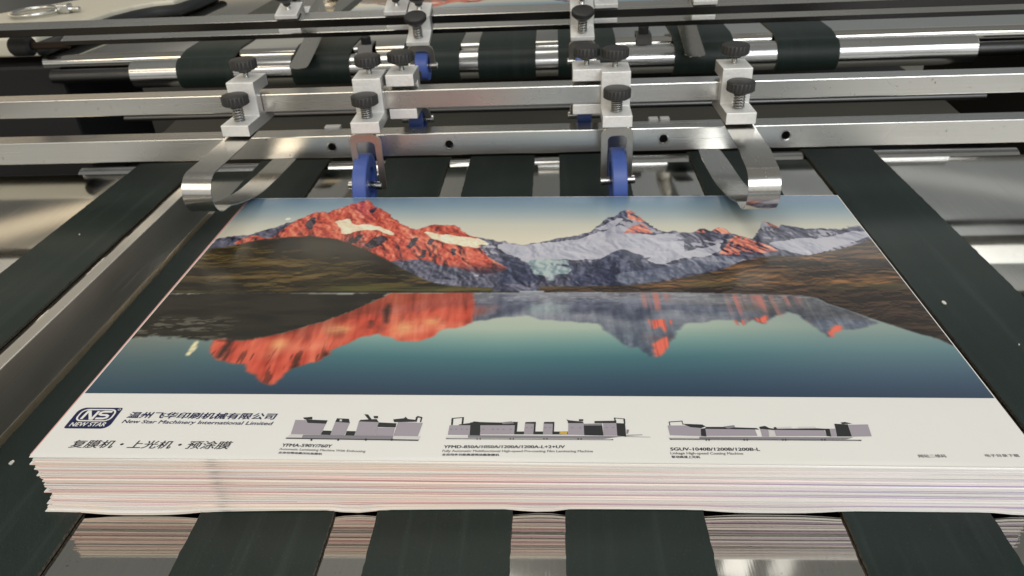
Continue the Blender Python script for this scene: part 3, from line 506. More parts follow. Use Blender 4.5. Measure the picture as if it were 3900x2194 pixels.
MACH = [[('S', [(-146.1, 18.0), (-62.5, 17.8), (-62.9, 16.4), (-146.1, 16.9)]), ('L', [(-145.6, 18.3), (-144.0, 21.1), (-134.1, 20.7), (-135.3, 18.2)]), ('S', [(-136.1, 20.7), (-77.2, 20.3), (-76.7, 17.6), (-136.1, 17.6)]), ('L', [(-79.1, 20.3), (-61.9, 20.2), (-62.9, 17.2), (-79.1, 17.5)]), ('G', [(-145.1, 34.4), (-124.1, 33.9), (-125.0, 20.8), (-144.0, 21.1)]), ('K', [(-138.3, 34.9), (-124.1, 34.2), (-124.3, 31.0), (-136.3, 31.6)]), ('K', [(-140.8, 36.7), (-135.0, 37.5), (-134.3, 35.0), (-139.3, 34.9)]), ('K', [(-124.5, 24.6), (-118.6, 24.4), (-118.6, 20.6), (-125.0, 20.8)]), ('G', [(-118.8, 32.8), (-109.2, 31.9), (-109.9, 20.4), (-118.9, 20.7)]), ('K', [(-118.5, 36.2), (-110.7, 35.8), (-109.2, 31.9), (-118.8, 32.8)]), ('L', [(-116.5, 35.2), (-115.0, 35.2), (-114.7, 33.3), (-116.2, 33.4)]), ('K', [(-109.4, 24.4), (-103.5, 24.2), (-103.6, 20.2), (-109.4, 20.4)]), ('G', [(-103.7, 33.4), (-90.8, 32.9), (-90.6, 20.4), (-103.2, 20.5)]), ('K', [(-103.0, 34.9), (-92.8, 35.8), (-90.8, 32.9), (-103.6, 33.3)]), ('K', [(-101.8, 40.4), (-99.2, 40.1), (-95.6, 35.0), (-97.6, 35.0)]), ('K', [(-95.4, 38.7), (-92.5, 38.7), (-92.0, 36.5), (-94.5, 36.5)]), ('K', [(-90.7, 32.6), (-79.3, 31.9), (-79.1, 28.0), (-90.8, 28.3)]), ('G', [(-90.7, 27.7), (-79.5, 27.6), (-79.3, 20.3), (-90.4, 20.4)]), ('G', [(-78.5, 33.0), (-62.6, 32.5), (-63.8, 20.1), (-79.1, 20.3)]), ('K', [(-82.0, 35.6), (-75.3, 36.7), (-74.5, 38.2), (-72.7, 36.0), (-67.7, 35.3), (-67.9, 33.4), (-81.0, 33.0)]), ('K', [(-67.8, 37.8), (-66.8, 39.0), (-63.6, 37.9), (-63.7, 33.2), (-64.6, 33.2), (-64.5, 37.1), (-66.5, 37.5), (-66.6, 33.4), (-67.7, 33.4)]), ('K', [(-130.2, 17.1), (-129.1, 17.1), (-128.7, 15.2), (-129.9, 15.2)]), ('K', [(-113.4, 17.4), (-112.3, 17.4), (-112.0, 15.5), (-113.2, 15.4)]), ('K', [(-96.3, 17.6), (-95.1, 17.6), (-94.9, 15.7), (-96.0, 15.7)]), ('K', [(-80.1, 17.8), (-78.9, 17.8), (-78.8, 15.9), (-79.9, 15.9)]), ('K', [(-145.8, 17.5), (-62.8, 16.9), (-62.9, 16.0), (-145.8, 16.8)])], [('L', [(-46.3, 20.1), (-24.6, 20.8), (-24.4, 18.5), (-46.1, 18.4)]), ('S', [(-32.8, 21.6), (62.7, 21.9), (50.2, 19.3), (-32.6, 19.1)]), ('K', [(-46.1, 18.6), (56.0, 19.1), (56.0, 18.3), (-46.0, 17.9)]), ('L', [(-44.8, 18.3), (55.1, 18.9), (55.1, 18.6), (-44.8, 18.2)]), ('G', [(-45.3, 30.5), (-32.1, 30.7), (-31.8, 21.6), (-45.4, 21.7)]), ('K', [(-32.4, 33.3), (-26.0, 33.6), (-25.3, 21.4), (-31.8, 21.5)]), ('G', [(-25.5, 30.8), (-4.0, 31.0), (-4.4, 22.6), (-25.5, 22.3)]), ('K', [(-4.1, 34.0), (-2.6, 34.2), (-2.8, 25.7), (-4.4, 22.6), (-4.3, 31.0)]), ('K', [(-39.6, 31.3), (-32.0, 32.9), (-30.2, 34.3), (-26.0, 33.7), (-12.8, 33.4), (-4.1, 34.2), (-4.0, 31.0), (-39.5, 30.6)]), ('S', [(-12.8, 33.6), (-6.4, 34.6), (-4.7, 32.7), (-12.0, 31.9)]), ('K', [(-44.8, 36.9), (-43.6, 37.1), (-43.3, 30.7), (-44.4, 30.7)]), ('K', [(-38.1, 38.1), (-37.0, 38.1), (-36.8, 31.9), (-37.9, 31.8)]), ('K', [(-44.8, 37.3), (-37.0, 38.3), (-36.9, 37.7), (-44.7, 36.5)]), ('K', [(-3.7, 25.2), (28.7, 25.6), (28.6, 22.9), (-4.4, 22.6)]), ('G', [(2.0, 32.6), (7.6, 32.7), (7.4, 22.8), (1.6, 22.7)]), ('K', [(2.3, 34.0), (8.8, 34.3), (8.6, 25.4), (7.4, 22.8), (7.7, 32.5), (2.0, 32.6)]), ('G', [(13.7, 32.7), (19.4, 32.8), (19.1, 22.9), (13.3, 22.8)]), ('K', [(14.0, 34.2), (20.4, 34.4), (20.1, 25.5), (19.1, 22.9), (19.4, 32.6), (13.7, 32.7)]), ('Y', [(23.7, 25.4), (28.4, 25.3), (28.1, 23.0), (23.4, 23.2)]), ('G', [(29.1, 33.3), (38.7, 33.7), (38.6, 22.5), (28.8, 22.7)]), ('K', [(27.9, 36.9), (29.5, 36.0), (38.4, 34.7), (38.3, 33.4), (28.9, 33.3), (28.8, 35.0)]), ('K', [(35.7, 37.0), (38.5, 37.1), (38.4, 35.3), (35.8, 35.3)]), ('K', [(38.6, 31.3), (50.0, 31.5), (50.3, 22.2), (38.6, 22.4)]), ('S', [(38.6, 32.8), (50.0, 33.2), (49.9, 31.3), (38.9, 31.2)]), ('G', [(50.7, 33.6), (58.9, 33.7), (58.7, 22.3), (50.4, 22.2)]), ('K', [(45.5, 35.4), (59.1, 35.9), (58.9, 33.7), (45.4, 33.5)]), ('K', [(58.9, 33.7), (64.3, 33.4), (64.0, 21.3), (58.7, 22.2)]), ('K', [(57.8, 38.7), (58.6, 38.7), (58.9, 34.0), (58.1, 33.9)]), ('K', [(63.6, 38.1), (64.6, 37.9), (64.5, 33.4), (63.6, 33.3)]), ('K', [(57.8, 38.8), (64.6, 37.9), (64.6, 37.4), (57.8, 38.2)]), ('S', [(64.2, 22.9), (74.0, 23.5), (73.9, 23.0), (64.1, 22.2)]), ('S', [(64.1, 21.7), (78.7, 21.3), (78.6, 21.0), (64.0, 21.3)]), ('S', [(64.8, 27.9), (66.3, 27.5), (65.4, 24.3), (64.4, 23.8)]), ('K', [(-27.2, 18.8), (-26.6, 18.9), (-26.5, 17.4), (-27.1, 17.4)]), ('K', [(-25.4, 18.9), (-24.7, 18.9), (-24.6, 17.4), (-25.2, 17.4)]), ('K', [(-6.9, 19.1), (-6.3, 19.1), (-6.2, 17.7), (-6.8, 17.7)]), ('K', [(-5.0, 19.1), (-4.4, 19.2), (-4.3, 17.7), (-4.9, 17.7)]), ('K', [(13.7, 19.4), (14.3, 19.4), (14.3, 18.0), (13.7, 18.0)]), ('K', [(15.5, 19.4), (16.2, 19.4), (16.2, 18.0), (15.6, 18.0)]), ('K', [(34.5, 19.7), (35.1, 19.7), (35.1, 18.2), (34.4, 18.2)]), ('K', [(36.3, 19.7), (36.9, 19.7), (36.9, 18.3), (36.3, 18.3)]), ('S', [(-44.5, 27.0), (-43.4, 27.0), (-43.3, 26.3), (-44.4, 26.3)]), ('S', [(-41.3, 27.1), (-40.2, 27.1), (-40.1, 26.3), (-41.2, 26.3)]), ('S', [(-37.8, 27.1), (-36.7, 27.1), (-36.6, 26.4), (-37.7, 26.4)]), ('S', [(-34.6, 27.2), (-33.5, 27.2), (-33.4, 26.4), (-34.5, 26.4)]), ('S', [(-24.4, 27.3), (-23.3, 27.3), (-23.2, 26.5), (-24.4, 26.5)]), ('S', [(-18.4, 27.4), (-17.2, 27.4), (-17.2, 26.6), (-18.3, 26.6)]), ('S', [(-15.4, 27.4), (-14.2, 27.4), (-14.2, 26.7), (-15.3, 26.6)]), ('S', [(-11.7, 27.4), (-10.6, 27.5), (-10.5, 26.7), (-11.7, 26.7)]), ('S', [(-7.3, 27.5), (-6.1, 27.5), (-6.1, 26.8), (-7.2, 26.7)]), ('S', [(2.5, 29.0), (3.7, 29.0), (3.7, 28.3), (2.6, 28.3)]), ('S', [(5.6, 29.1), (6.7, 29.1), (6.7, 28.3), (5.6, 28.3)]), ('S', [(14.1, 29.2), (15.3, 29.2), (15.3, 28.4), (14.1, 28.4)]), ('S', [(17.2, 29.2), (18.3, 29.2), (18.3, 28.5), (17.2, 28.5)]), ('S', [(30.9, 29.3), (32.0, 29.3), (32.0, 28.5), (30.9, 28.5)]), ('S', [(35.7, 29.3), (36.9, 29.4), (36.9, 28.6), (35.7, 28.6)]), ('S', [(52.1, 29.6), (53.2, 29.6), (53.2, 28.9), (52.1, 28.9)]), ('S', [(56.2, 29.7), (57.3, 29.7), (57.3, 29.0), (56.1, 28.9)])], [('L', [(89.6, 21.6), (108.1, 22.1), (107.7, 19.6), (89.9, 19.6)]), ('S', [(108.1, 22.1), (199.5, 22.7), (194.7, 20.8), (107.7, 19.8)]), ('K', [(89.7, 20.3), (203.6, 20.6), (202.8, 19.6), (90.2, 19.1)]), ('L', [(91.5, 19.6), (202.0, 20.2), (201.9, 20.0), (91.4, 19.4)]), ('G', [(90.3, 31.9), (104.5, 32.1), (110.6, 29.8), (109.2, 22.6), (90.6, 23.1)]), ('K', [(99.6, 33.6), (111.6, 33.1), (113.5, 31.4), (110.6, 29.8), (104.2, 30.5)]), ('K', [(91.4, 35.1), (92.0, 35.4), (92.1, 32.2), (91.5, 31.9)]), ('K', [(99.5, 36.2), (100.0, 36.2), (100.1, 32.9), (99.6, 32.9)]), ('K', [(91.5, 35.5), (100.1, 36.5), (100.0, 35.8), (91.4, 34.8)]), ('K', [(110.1, 29.1), (113.2, 29.8), (112.4, 22.4), (109.2, 22.6)]), ('G', [(112.9, 29.2), (142.8, 28.9), (143.0, 23.2), (112.5, 22.8)]), ('K', [(113.4, 30.9), (124.3, 31.0), (144.0, 30.2), (145.4, 28.9), (142.8, 28.9), (112.8, 29.1)]), ('S', [(124.3, 31.3), (131.1, 32.7), (131.1, 30.7), (126.6, 29.4)]), ('G', [(146.0, 29.6), (150.7, 29.7), (149.9, 22.6), (145.6, 22.6)]), ('K', [(145.9, 31.3), (149.6, 32.2), (151.7, 30.3), (155.0, 29.7), (154.7, 28.4), (145.9, 29.5)]), ('L', [(150.8, 28.4), (153.8, 28.4), (153.9, 22.7), (150.3, 22.7)]), ('G', [(154.3, 28.8), (184.2, 28.8), (184.0, 23.5), (154.0, 23.1)]), ('L', [(156.2, 31.0), (165.0, 31.8), (165.8, 30.2), (156.7, 29.7)]), ('L', [(169.2, 31.6), (179.6, 31.9), (180.0, 30.4), (169.7, 30.1)]), ('K', [(154.6, 31.0), (155.8, 31.3), (156.3, 29.7), (180.8, 30.4), (185.0, 30.1), (184.6, 28.7), (154.3, 28.7)]), ('K', [(185.0, 30.1), (188.0, 30.1), (186.6, 23.1), (184.0, 23.5)]), ('G', [(187.7, 30.1), (191.4, 30.2), (190.0, 23.2), (186.6, 23.1)]), ('K', [(192.0, 34.7), (199.9, 34.1), (198.8, 23.3), (190.0, 23.2), (191.2, 29.5)]), ('G', [(199.8, 33.8), (211.9, 34.3), (210.5, 23.7), (198.7, 23.3)]), ('K', [(196.2, 35.8), (198.9, 36.4), (202.7, 34.8), (196.6, 34.5)]), ('K', [(111.5, 20.1), (112.2, 20.1), (111.9, 18.4), (111.2, 18.4)]), ('K', [(113.2, 20.2), (113.9, 20.2), (113.6, 18.4), (112.9, 18.4)]), ('K', [(134.2, 20.4), (134.9, 20.4), (134.5, 18.7), (133.8, 18.7)]), ('K', [(135.9, 20.5), (136.6, 20.5), (136.2, 18.7), (135.5, 18.7)]), ('K', [(157.1, 20.7), (157.7, 20.8), (157.3, 19.0), (156.6, 19.0)]), ('K', [(158.7, 20.8), (159.4, 20.8), (159.0, 19.0), (158.3, 19.0)]), ('K', [(180.1, 21.1), (180.7, 21.1), (180.2, 19.3), (179.5, 19.3)]), ('K', [(181.9, 21.1), (182.6, 21.1), (182.0, 19.3), (181.4, 19.3)])]]

# ------------------------------------------------------------------ printed landscape, painted from traced outlines (sheet millimetres)
def hsh(ix, iy, s):
    h = (ix.astype(np.int64) * 374761393 + iy.astype(np.int64) * 668265263 + s * 1442695041) & 0xFFFFFFFF
    h = ((h ^ (h >> 13)) * 1274126177) & 0xFFFFFFFF
    return ((h ^ (h >> 16)) & 0xFFFF) / 65535.0
def vn(x, y, s=0):
    ix, iy = np.floor(x), np.floor(y); fx, fy = x - ix, y - iy; fx = fx * fx * (3 - 2 * fx); fy = fy * fy * (3 - 2 * fy)
    a, b_, c, d = hsh(ix, iy, s), hsh(ix + 1, iy, s), hsh(ix, iy + 1, s), hsh(ix + 1, iy + 1, s)
    return (a * (1 - fx) + b_ * fx) * (1 - fy) + (c * (1 - fx) + d * fx) * fy
def fbm(x, y, s=0, o=4):
    t = 0; a = .5; n = 0
    for k in range(o): t = t + a * vn(x * 2 ** k + 17.3 * k, y * 2 ** k + 9.1 * k, s + k); n += a; a *= .55
    return t / n
def ss(v, a, b_): t = np.clip((v - a) / (b_ - a), 0, 1); return t * t * (3 - 2 * t)
def inside(px, py, poly):
    P = np.array(poly); x0, y0 = P.min(0); x1, y1 = P.max(0)
    out = np.zeros(px.shape, bool); idx = np.nonzero((px >= x0) & (px <= x1) & (py >= y0) & (py <= y1))
    if len(idx[0]) == 0: return out
    qx, qy = px[idx], py[idx]; r = np.zeros(qx.shape, bool); j = len(P) - 1
    for i in range(len(P)):
        xi, yi = P[i]; xj, yj = P[j]
        if yi != yj: r ^= ((yi > qy) != (yj > qy)) & (qx < (xj - xi) * (qy - yi) / (yj - yi) + xi)
        j = i
    out[idx] = r; return out
def blur(a, n):
    for ax in (0, 1):
        k = n if ax == 1 else max(1, int(n * .62)); p = np.pad(a, [(k, k) if i == ax else (0, 0) for i in (0, 1)], 'edge'); c = np.cumsum(p, ax)
        z = np.zeros_like(np.take(c, [0], ax)); c = np.concatenate([z, c], ax); m = 2 * k + 1
        a = (np.take(c, range(m, c.shape[ax]), ax) - np.take(c, range(0, c.shape[ax] - m), ax)) / m
    return a
def resample(img, fr, fc):
    r0 = np.clip(np.floor(fr).astype(int), 0, img.shape[0] - 2); c0 = np.clip(np.floor(fc).astype(int), 0, img.shape[1] - 2)
    a, b_ = np.clip(fr - r0, 0, 1)[..., None], np.clip(fc - c0, 0, 1)[..., None]
    return (img[r0, c0] * (1 - b_) + img[r0, c0 + 1] * b_) * (1 - a) + (img[r0 + 1, c0] * (1 - b_) + img[r0 + 1, c0 + 1] * b_) * a
def paint(x, y):
    img = np.zeros(x.shape + (3,)); ny, nx = x.shape
    def lay(m, c):
        nonlocal img
        m = np.clip(np.asarray(m, float), 0, 1)[..., None]; img = img * (1 - m) + np.asarray(c) * m
    def grad(v, stops):
        return np.stack([np.interp(v, [s[0] for s in stops], [s[1][k] for s in stops]) for k in range(3)], -1)
    sxm, sym = (x[0, -1] - x[0, 0]) / (nx - 1), (y[-1, 0] - y[0, 0]) / (ny - 1)
    def relief(h, lx, ly):
        gy, gx = np.gradient(h); return lx * gx / sxm + ly * gy / sym
    def rough(p, n, s, seed, k=.9):
        """soft irregular mask: blurred outline broken up by noise"""
        m = blur(inside(x, y, p) * 1.0, n); q = fbm(x / s, y / (s * .8), seed, 4) - .5
        return ss(m + q * k * (1 - np.abs(2 * m - 1) ** 3), .38, .62)
    # sky
    img = grad(y + x * .02, [(285, (.86, .83, .75)), (316, (.79, .79, .74)), (340, (.62, .68, .70)), (362, (.46, .56, .63)), (382, (.36, .46, .57))])
    # rocky relief, lit from the right; the gullies run down from the crests
    wx, wy = (fbm(x / 30, y / 30, 3, 3) - .5) * 26, (fbm(x / 28, y / 28, 4, 3) - .5) * 22
    hN = 1 - np.abs(2 * fbm((x + wx) / 26, (y + wy) / 34, 11, 5) - 1)
    hF = fbm((x + wx * .5 + y * .25) / 9, (y + wy * .5) / 15, 12, 4)
    sh = relief(hN * 22 + hF * 9, .8, .55); sh = sh / (np.std(sh) + 1e-6)
    sh = .5 + .5 * np.tanh(blur(sh, 1) * .62)
    fine = fbm(x / 3, y / 3.4, 13, 2)
    rg = np.array(sorted(RIDGE)); ry = np.interp(x + (fine - .5) * 3, rg[:, 0], rg[:, 1]); mt = ss(ry + (fbm(x / 5, y / 5, 2, 2) - .5) * 4 - y, -1.2, 1.2)
    alt = np.clip((y - 195) / 150, 0, 1); rv = sh * .72 + fine * .28
    lay(mt, grad(rv, [(.12, (.15, .16, .22)), (.35, (.25, .26, .33)), (.55, (.37, .37, .44)), (.75, (.48, .48, .55)), (.95, (.64, .63, .68))]))
    sn = np.zeros(x.shape)
    for k, p in enumerate(SNOWG): sn = np.maximum(sn, rough(p, 9, 16, 15 + k))
    flow = fbm((x + wx * .4) / 22 + y / 20, (y + wy * .4) / 9, 16, 4)
    snow = ss(sn * 1.1 + (sh - .5) * .45 + (flow - .5) * 1.5, .40, .62) * mt
    lay(snow, grad(sh * .6 + flow * .4, [(.15, (.58, .58, .65)), (.45, (.69, .69, .74)), (.8, (.79, .79, .82))]))
    lay(ss(flow + (sh - .5) * .3, .58, .70) * mt * ss(x, -70, -40) * ss(y, 215, 240) * .8, (.72, .71, .75))
    for k, p in enumerate(CLIFF): lay(rough(p, 8, 14, 25 + k) * .88, grad(rv, [(.15, (.10, .12, .20)), (.5, (.19, .21, .31)), (.85, (.38, .40, .49))]))
    lay(rough(LITECLIFF, 9, 12, 28) * .7, grad(fbm(x / 3.4, y / 16, 18, 3) * .5 + sh * .5, [(.25, (.30, .33, .43)), (.75, (.56, .58, .63))]))
    lay(rough(GLAC, 6, 9, 29) * ss(flow + sh * .3, .38, .62), grad(sh, [(.2, (.48, .56, .59)), (.75, (.70, .75, .75))]))
    # the glowing red mountain
    red = rough(RED, 5, 9, 21, .7) * mt
    rs = relief(hN * 20 + hF * 16 + fbm((x + y * .6) / 7, (y + wy) / 12, 23, 4) * 9, .75, .6); rs = .5 + .5 * np.tanh(blur(rs, 1) / (np.std(rs) + 1e-6) * .72)
    rr = rs * .75 + fine * .25
    redc = grad(rr, [(.08, (.33, .15, .15)), (.22, (.60, .23, .19)), (.40, (.76, .31, .25)), (.60, (.83, .40, .32)), (.78, (.88, .50, .40)), (.95, (.94, .68, .56))])
    lay(red, redc)
    for k, p in enumerate(DARKR): lay(rough(p, 3, 7, 31 + k) * red, grad(rr, [(.2, (.11, .11, .14)), (.7, (.34, .29, .33))]))
    gul = ss(fbm((x + y * .35 + wx * .3) / 5, (y + wy) / 22, 25, 3), .56, .66) * red * ss(y, 315, 285); lay(gul * (1 - rs) * 1.1, (.17, .13, .16))
    for k, p in enumerate(SNOWR): lay(rough(p, 4, 8, 41 + k), grad(fine * .5 + rs * .5, [(.2, (.88, .80, .68)), (.6, (.95, .91, .80)), (.9, (.98, .96, .89))]))
    for k, p in enumerate(REDG): lay(rough(p, 3, 7, 51 + k) * ss(rr, .22, .5), grad(rr, [(.25, (.66, .34, .30)), (.55, (.84, .47, .40)), (.85, (.94, .70, .60))]))
    lay(red * ss(y, 243, 222) * ss(x, -125, -90) * .85, grad(rv, [(.2, (.11, .12, .18)), (.8, (.26, .27, .36))]))
    fall = ss(fbm((x + wx * .2) / 3, y / 70, 27, 2), .70, .80) * ss(y, 262, 250) * ss(x, -165, -150) * ss(x, -50, -65) * mt; lay(fall * .35, (.55, .58, .66))
    # hills
    hl = blur(inside(x, y, HILLL) * 1.0, 1)
    gs = relief(fbm((x + wx) / 40, (y + wy * .4) / 13, 31, 5) * 16, .25, -.95); gs = .5 + .5 * np.tanh(gs / (np.std(gs) + 1e-6) * .8)
    gg = fbm(x / 34 + y / 60, y / 7, 32, 4); big = fbm(x / 60, y / 26, 33, 2)
    hv = gs * .35 + gg * .45 + big * .3
    hc = grad(hv, [(.32, (.115, .10, .075)), (.48, (.17, .148, .105)), (.60, (.245, .205, .125)), (.72, (.34, .28, .16)), (.85, (.44, .36, .22))])
    dt = ss(y - (250 + (x + 190) * -.34), -3, 14)[..., None]; hc = hc * (1 - .8 * dt) + grad(gs, [(.2, (.125, .112, .095)), (.8, (.18, .165, .145))]) * .8 * dt
    lay(hl, hc)
    lay(hl * ss(fbm(x / 70, y / 5, 35, 3), .48, .66) * ss(y, 210, 201) * .6, (.36, .37, .19))
    hr = blur(inside(x, y, HILLR) * 1.0, 1)
    gs2 = relief(fbm((x + wx) / 34, (y + wy * .5 - x * .12) / 13, 43, 5) * 16, -.3, -.9); gs2 = .5 + .5 * np.tanh(gs2 / (np.std(gs2) + 1e-6) * .8)
    hv = gs2 * .4 + fbm(x / 30 - y / 60, y / 6, 41, 4) * .42 + fbm(x / 60, y / 26, 44, 2) * .3
    hc = grad(hv, [(.34, (.17, .14, .125)), (.50, (.25, .21, .18)), (.64, (.36, .275, .20)), (.76, (.50, .36, .24)), (.9, (.64, .47, .31))])
    lw = ss(y, 204, 186)[..., None]; hc = hc * (1 - lw * .72) + grad(gs2, [(.2, (.14, .115, .105)), (.8, (.23, .19, .165))]) * .72 * lw
    up = ss(y, 236, 262)[..., None]; hc = hc * (1 - up * .55) + grad(gs2, [(.2, (.22, .19, .17)), (.8, (.31, .27, .24))]) * .55 * up
    lay(hr, hc)
    lay(hr * ss(fbm(x / 50, y / 5, 45, 3), .48, .62) * ss(y, 222, 212) * ss(y, 192, 198) * .5, (.37, .36, .23))
    land = img.copy()
    # lake: the mirrored land, smeared along the depth and torn by ripples, fading into the water colour
    wat = ss(190.9 + (fine - .5) * .8 - y, -.5, .5) * (1 - hr)
    base = grad(y - np.abs(x + 20) * .03, [(58, (.18, .25, .33)), (80, (.23, .34, .40)), (100, (.28, .44, .47)), (118, (.44, .58, .57)), (138, (.66, .72, .66)), (158, (.72, .74, .69)), (190, (.62, .62, .61))])
    lft = ss(x, -150, -290)[..., None]; base = base * (1 - lft) + grad(y, [(58, (.20, .28, .34)), (95, (.31, .39, .41)), (125, (.46, .50, .48)), (145, (.60, .60, .55)), (190, (.6, .6, .55))]) * lft
    rgt = ss(x, 80, 250)[..., None]; base = base * (1 - rgt * .75) + grad(y, [(58, (.22, .27, .35)), (85, (.30, .38, .45)), (115, (.42, .52, .54)), (140, (.53, .59, .57)), (190, (.47, .53, .56))]) * rgt * .75
    lay(wat, base)
    kk = np.interp(x, [-260, -172, -82, 0, 91, 200, 300], [.66, .648, .552, .555, .572, .585, .6])
    rip = fbm(x / 9, y / 2.6, 51, 3) - .5; rip2 = fbm(x / 22, y / 3.4, 52, 3) - .5
    ripk = (2 + 7 * ss(y, 120, 186))
    acc_, wsum, cov = 0, 0, 0
    # land without the near hills: what the open water mirrors
    far_m = mt
    for dyk, w_ in ((-9, .5), (-6, .8), (-3, 1), (0, 1.2), (3, 1), (6, .8), (9, .5)):
        ys = 190.9 + (190.9 - y + dyk * .55 + rip2 * ripk) / kk; xs = x + rip * ripk * .55
        fr = (ys - y[0, 0]) / sym; fc = (xs - x[0, 0]) / sxm
        acc_ = acc_ + resample(land, fr, fc) * w_; cov = cov + resample(far_m[..., None], fr, fc)[..., 0] * w_; wsum += w_
    mir, cov = acc_ / wsum, cov / wsum
    # where the mirrored ray would meet the near hill, rock continues instead
    hid = np.maximum(inside(x, 190.9 + (190.9 - y) / kk, HILLL), inside(x, 190.9 + (190.9 - y) / kk, HILLR)) * 1.0
    streak = fbm(x / 3.6, y / 60, 55, 3)
    redm = blur(inside(x + rip * 5, y + rip2 * 4, REDREFL) * 1.0, 2)
    grey = grad(streak * .7 + fine * .3, [(.25, (.33, .36, .43)), (.5, (.45, .48, .54)), (.75, (.58, .60, .64))])
    mm = blur(inside(x + rip * 4, y + rip2 * 4, MTNREFL) * 1.0, 2) * wat
    tip = ss(y, 172, 128)[..., None]
    dk = grad(streak * .6 + fine * .4, [(.3, (.17, .20, .27)), (.55, (.27, .31, .38)), (.8, (.42, .45, .50))])
    gm = mir * (.72 + .22 * (1 - tip)) * (1 - .35 * hid[..., None]) + grey * .35 * hid[..., None]
    tq = np.clip(tip * .75 + ss(x, 150, 215)[..., None] * .35, 0, .8); gm = gm * (1 - tq) + (dk * .7 + mir * .3) * tq; grey = grey * (1 - tq) + dk * tq
    lay(mm * np.clip(cov * 1.15 + hid * .6, 0, 1) * .92, gm * .72 + grey * .28)
    lay(mm * ss(y, 158, 188) * (1 - .6 * ss(x, 140, 210)) * (.25 + .5 * ss(fbm(x / 40, y / 6, 57, 3), .4, .7)), (.58, .59, .63))
    spk = ss(fbm(x / 5, y / 2.4, 56, 2), .52, .70) * wat * ss(y, 162, 186) * ss(x, -80, -30); lay(spk * .35, (.70, .71, .73))
    for k, p in enumerate(PINKSTREAK): lay(blur(inside(x + rip * 5, y, p) * 1.0, 6) * wat * ss(streak, .3, .6) * .75, (.78, .47, .43))
    for k, p in enumerate(REDG2): lay(blur(inside(x + rip * 3, y + rip2 * 4, p) * 1.0, 2) * wat * ss(streak + (rs - .5) * .1, .34, .5), grad(streak, [(.35, (.72, .30, .26)), (.6, (.90, .45, .37))]))
    soft = fbm((x + y * .12) / 7, y / 70, 59, 3)
    rc2 = grad(soft * .8 + mir[..., 0] * .2, [(.22, (.56, .22, .17)), (.38, (.72, .30, .23)), (.54, (.81, .38, .30)), (.72, (.88, .50, .39))])
    lay(redm * wat, rc2 * .74 + mir * .26 * np.array((1.05, .75, .68)))
    for k, p in enumerate(RREDDARK): lay(blur(inside(x + rip * 3, y, p) * 1.0, 3) * redm * .85, (.19, .14, .13))
    lay(ss(fbm(x / 3.4, y / 26, 58, 3), .60, .74) * redm * wat * ss(y, 128, 104) * .6, (.30, .16, .13))
    for p in RREDLITE:
        c = np.mean(np.array(p), 0); s = np.ptp(np.array(p), 0) * .6
        lay(np.exp(-((x - c[0]) / s[0]) ** 2 - ((y - c[1]) / s[1]) ** 2) * redm * (.75 + .5 * rip), (.92, .70, .47))
    m = blur(inside(x + rip * 16 + rip2 * 8, y + rip2 * 6 + rip * 6, HILLREFL) * 1.0, 1) * wat
    lay(m * .97, grad(fbm(x / 30, y / 7, 61, 3), [(.3, (.125, .112, .092)), (.7, (.175, .158, .13))]))
    shl = ss(fbm(x / 11, y / 2.6, 62, 3), .54, .68) * wat * ss(x, -210, -255) * ss(y, 116, 128) * ss(y, 162, 146); lay(shl * .5, (.56, .55, .50))
    # shore line and small lights
    lay(np.exp(-((y - 191.5) / 1.1) ** 2) * ss(x, 25, 10) * .6, (.12, .11, .085))
    lay(blur(inside(x, y, [(-8, 190.5), (-8, 193.5), (12, 193.5), (12, 190.5)]) * 1.0, 1), (.66, .69, .73))
    lay(ss(np.hypot((x - MOON0[0]), (y - MOON0[1]) / 1.0), 3.2, 2.0), (.97, .94, .86))
    lay(blur(inside(x + rip * 2, y, MOON1) * 1.0, 1) * (.9 + rip * .6), (.93, .88, .70))
    img = np.clip(img, 0, 1)
    l = np.where(img <= .04045, img / 12.92, ((img + .055) / 1.055) ** 2.4)
    return np.clip(l * INK_GAIN, 0, .9)
MOON0, MOON1 = MOON[0], MOON[1]
INK_GAIN = 1.10
def grid_picture(name, Pc, nx, ny, z, parent, fpaint):
    """Pc: corner positions in metres, near left, near right, far left, far right"""
    u, v = np.meshgrid(np.linspace(0, 1, nx), np.linspace(0, 1, ny))
    a, b_, c, d = [np.array(p) for p in Pc]
    P = (a * (1 - u[..., None]) + b_ * u[..., None]) * (1 - v[..., None]) + (c * (1 - u[..., None]) + d * u[..., None]) * v[..., None]
    co = np.concatenate([P, np.full(P.shape[:2] + (1,), z)], -1).reshape(-1, 3).astype(np.float32)
    i = (np.arange(ny - 1)[:, None] * nx + np.arange(nx - 1)[None]).ravel()
    F = np.stack([i, i + 1, i + nx + 1, i + nx], 1).astype(np.int32)
    me = bpy.data.meshes.new(name); me.vertices.add(len(co)); me.vertices.foreach_set('co', co.ravel())
    me.loops.add(F.size); me.loops.foreach_set('vertex_index', F.ravel())
    me.polygons.add(len(F)); me.polygons.foreach_set('loop_start', np.arange(0, F.size, 4, dtype=np.int32)); me.polygons.foreach_set('loop_total', np.full(len(F), 4, np.int32))
    me.update(calc_edges=True)
    col = np.ones((len(co), 4), np.float32); col[:, :3] = fpaint(P[..., 0] * 1000, P[..., 1] * 1000).reshape(-1, 3)
    at = me.color_attributes.new('ink', 'FLOAT_COLOR', 'POINT'); at.data.foreach_set('color', col.ravel())
    me.materials.append(M['ink']); o = bpy.data.objects.new(name, me); COL.objects.link(o); o.parent = parent
    return o

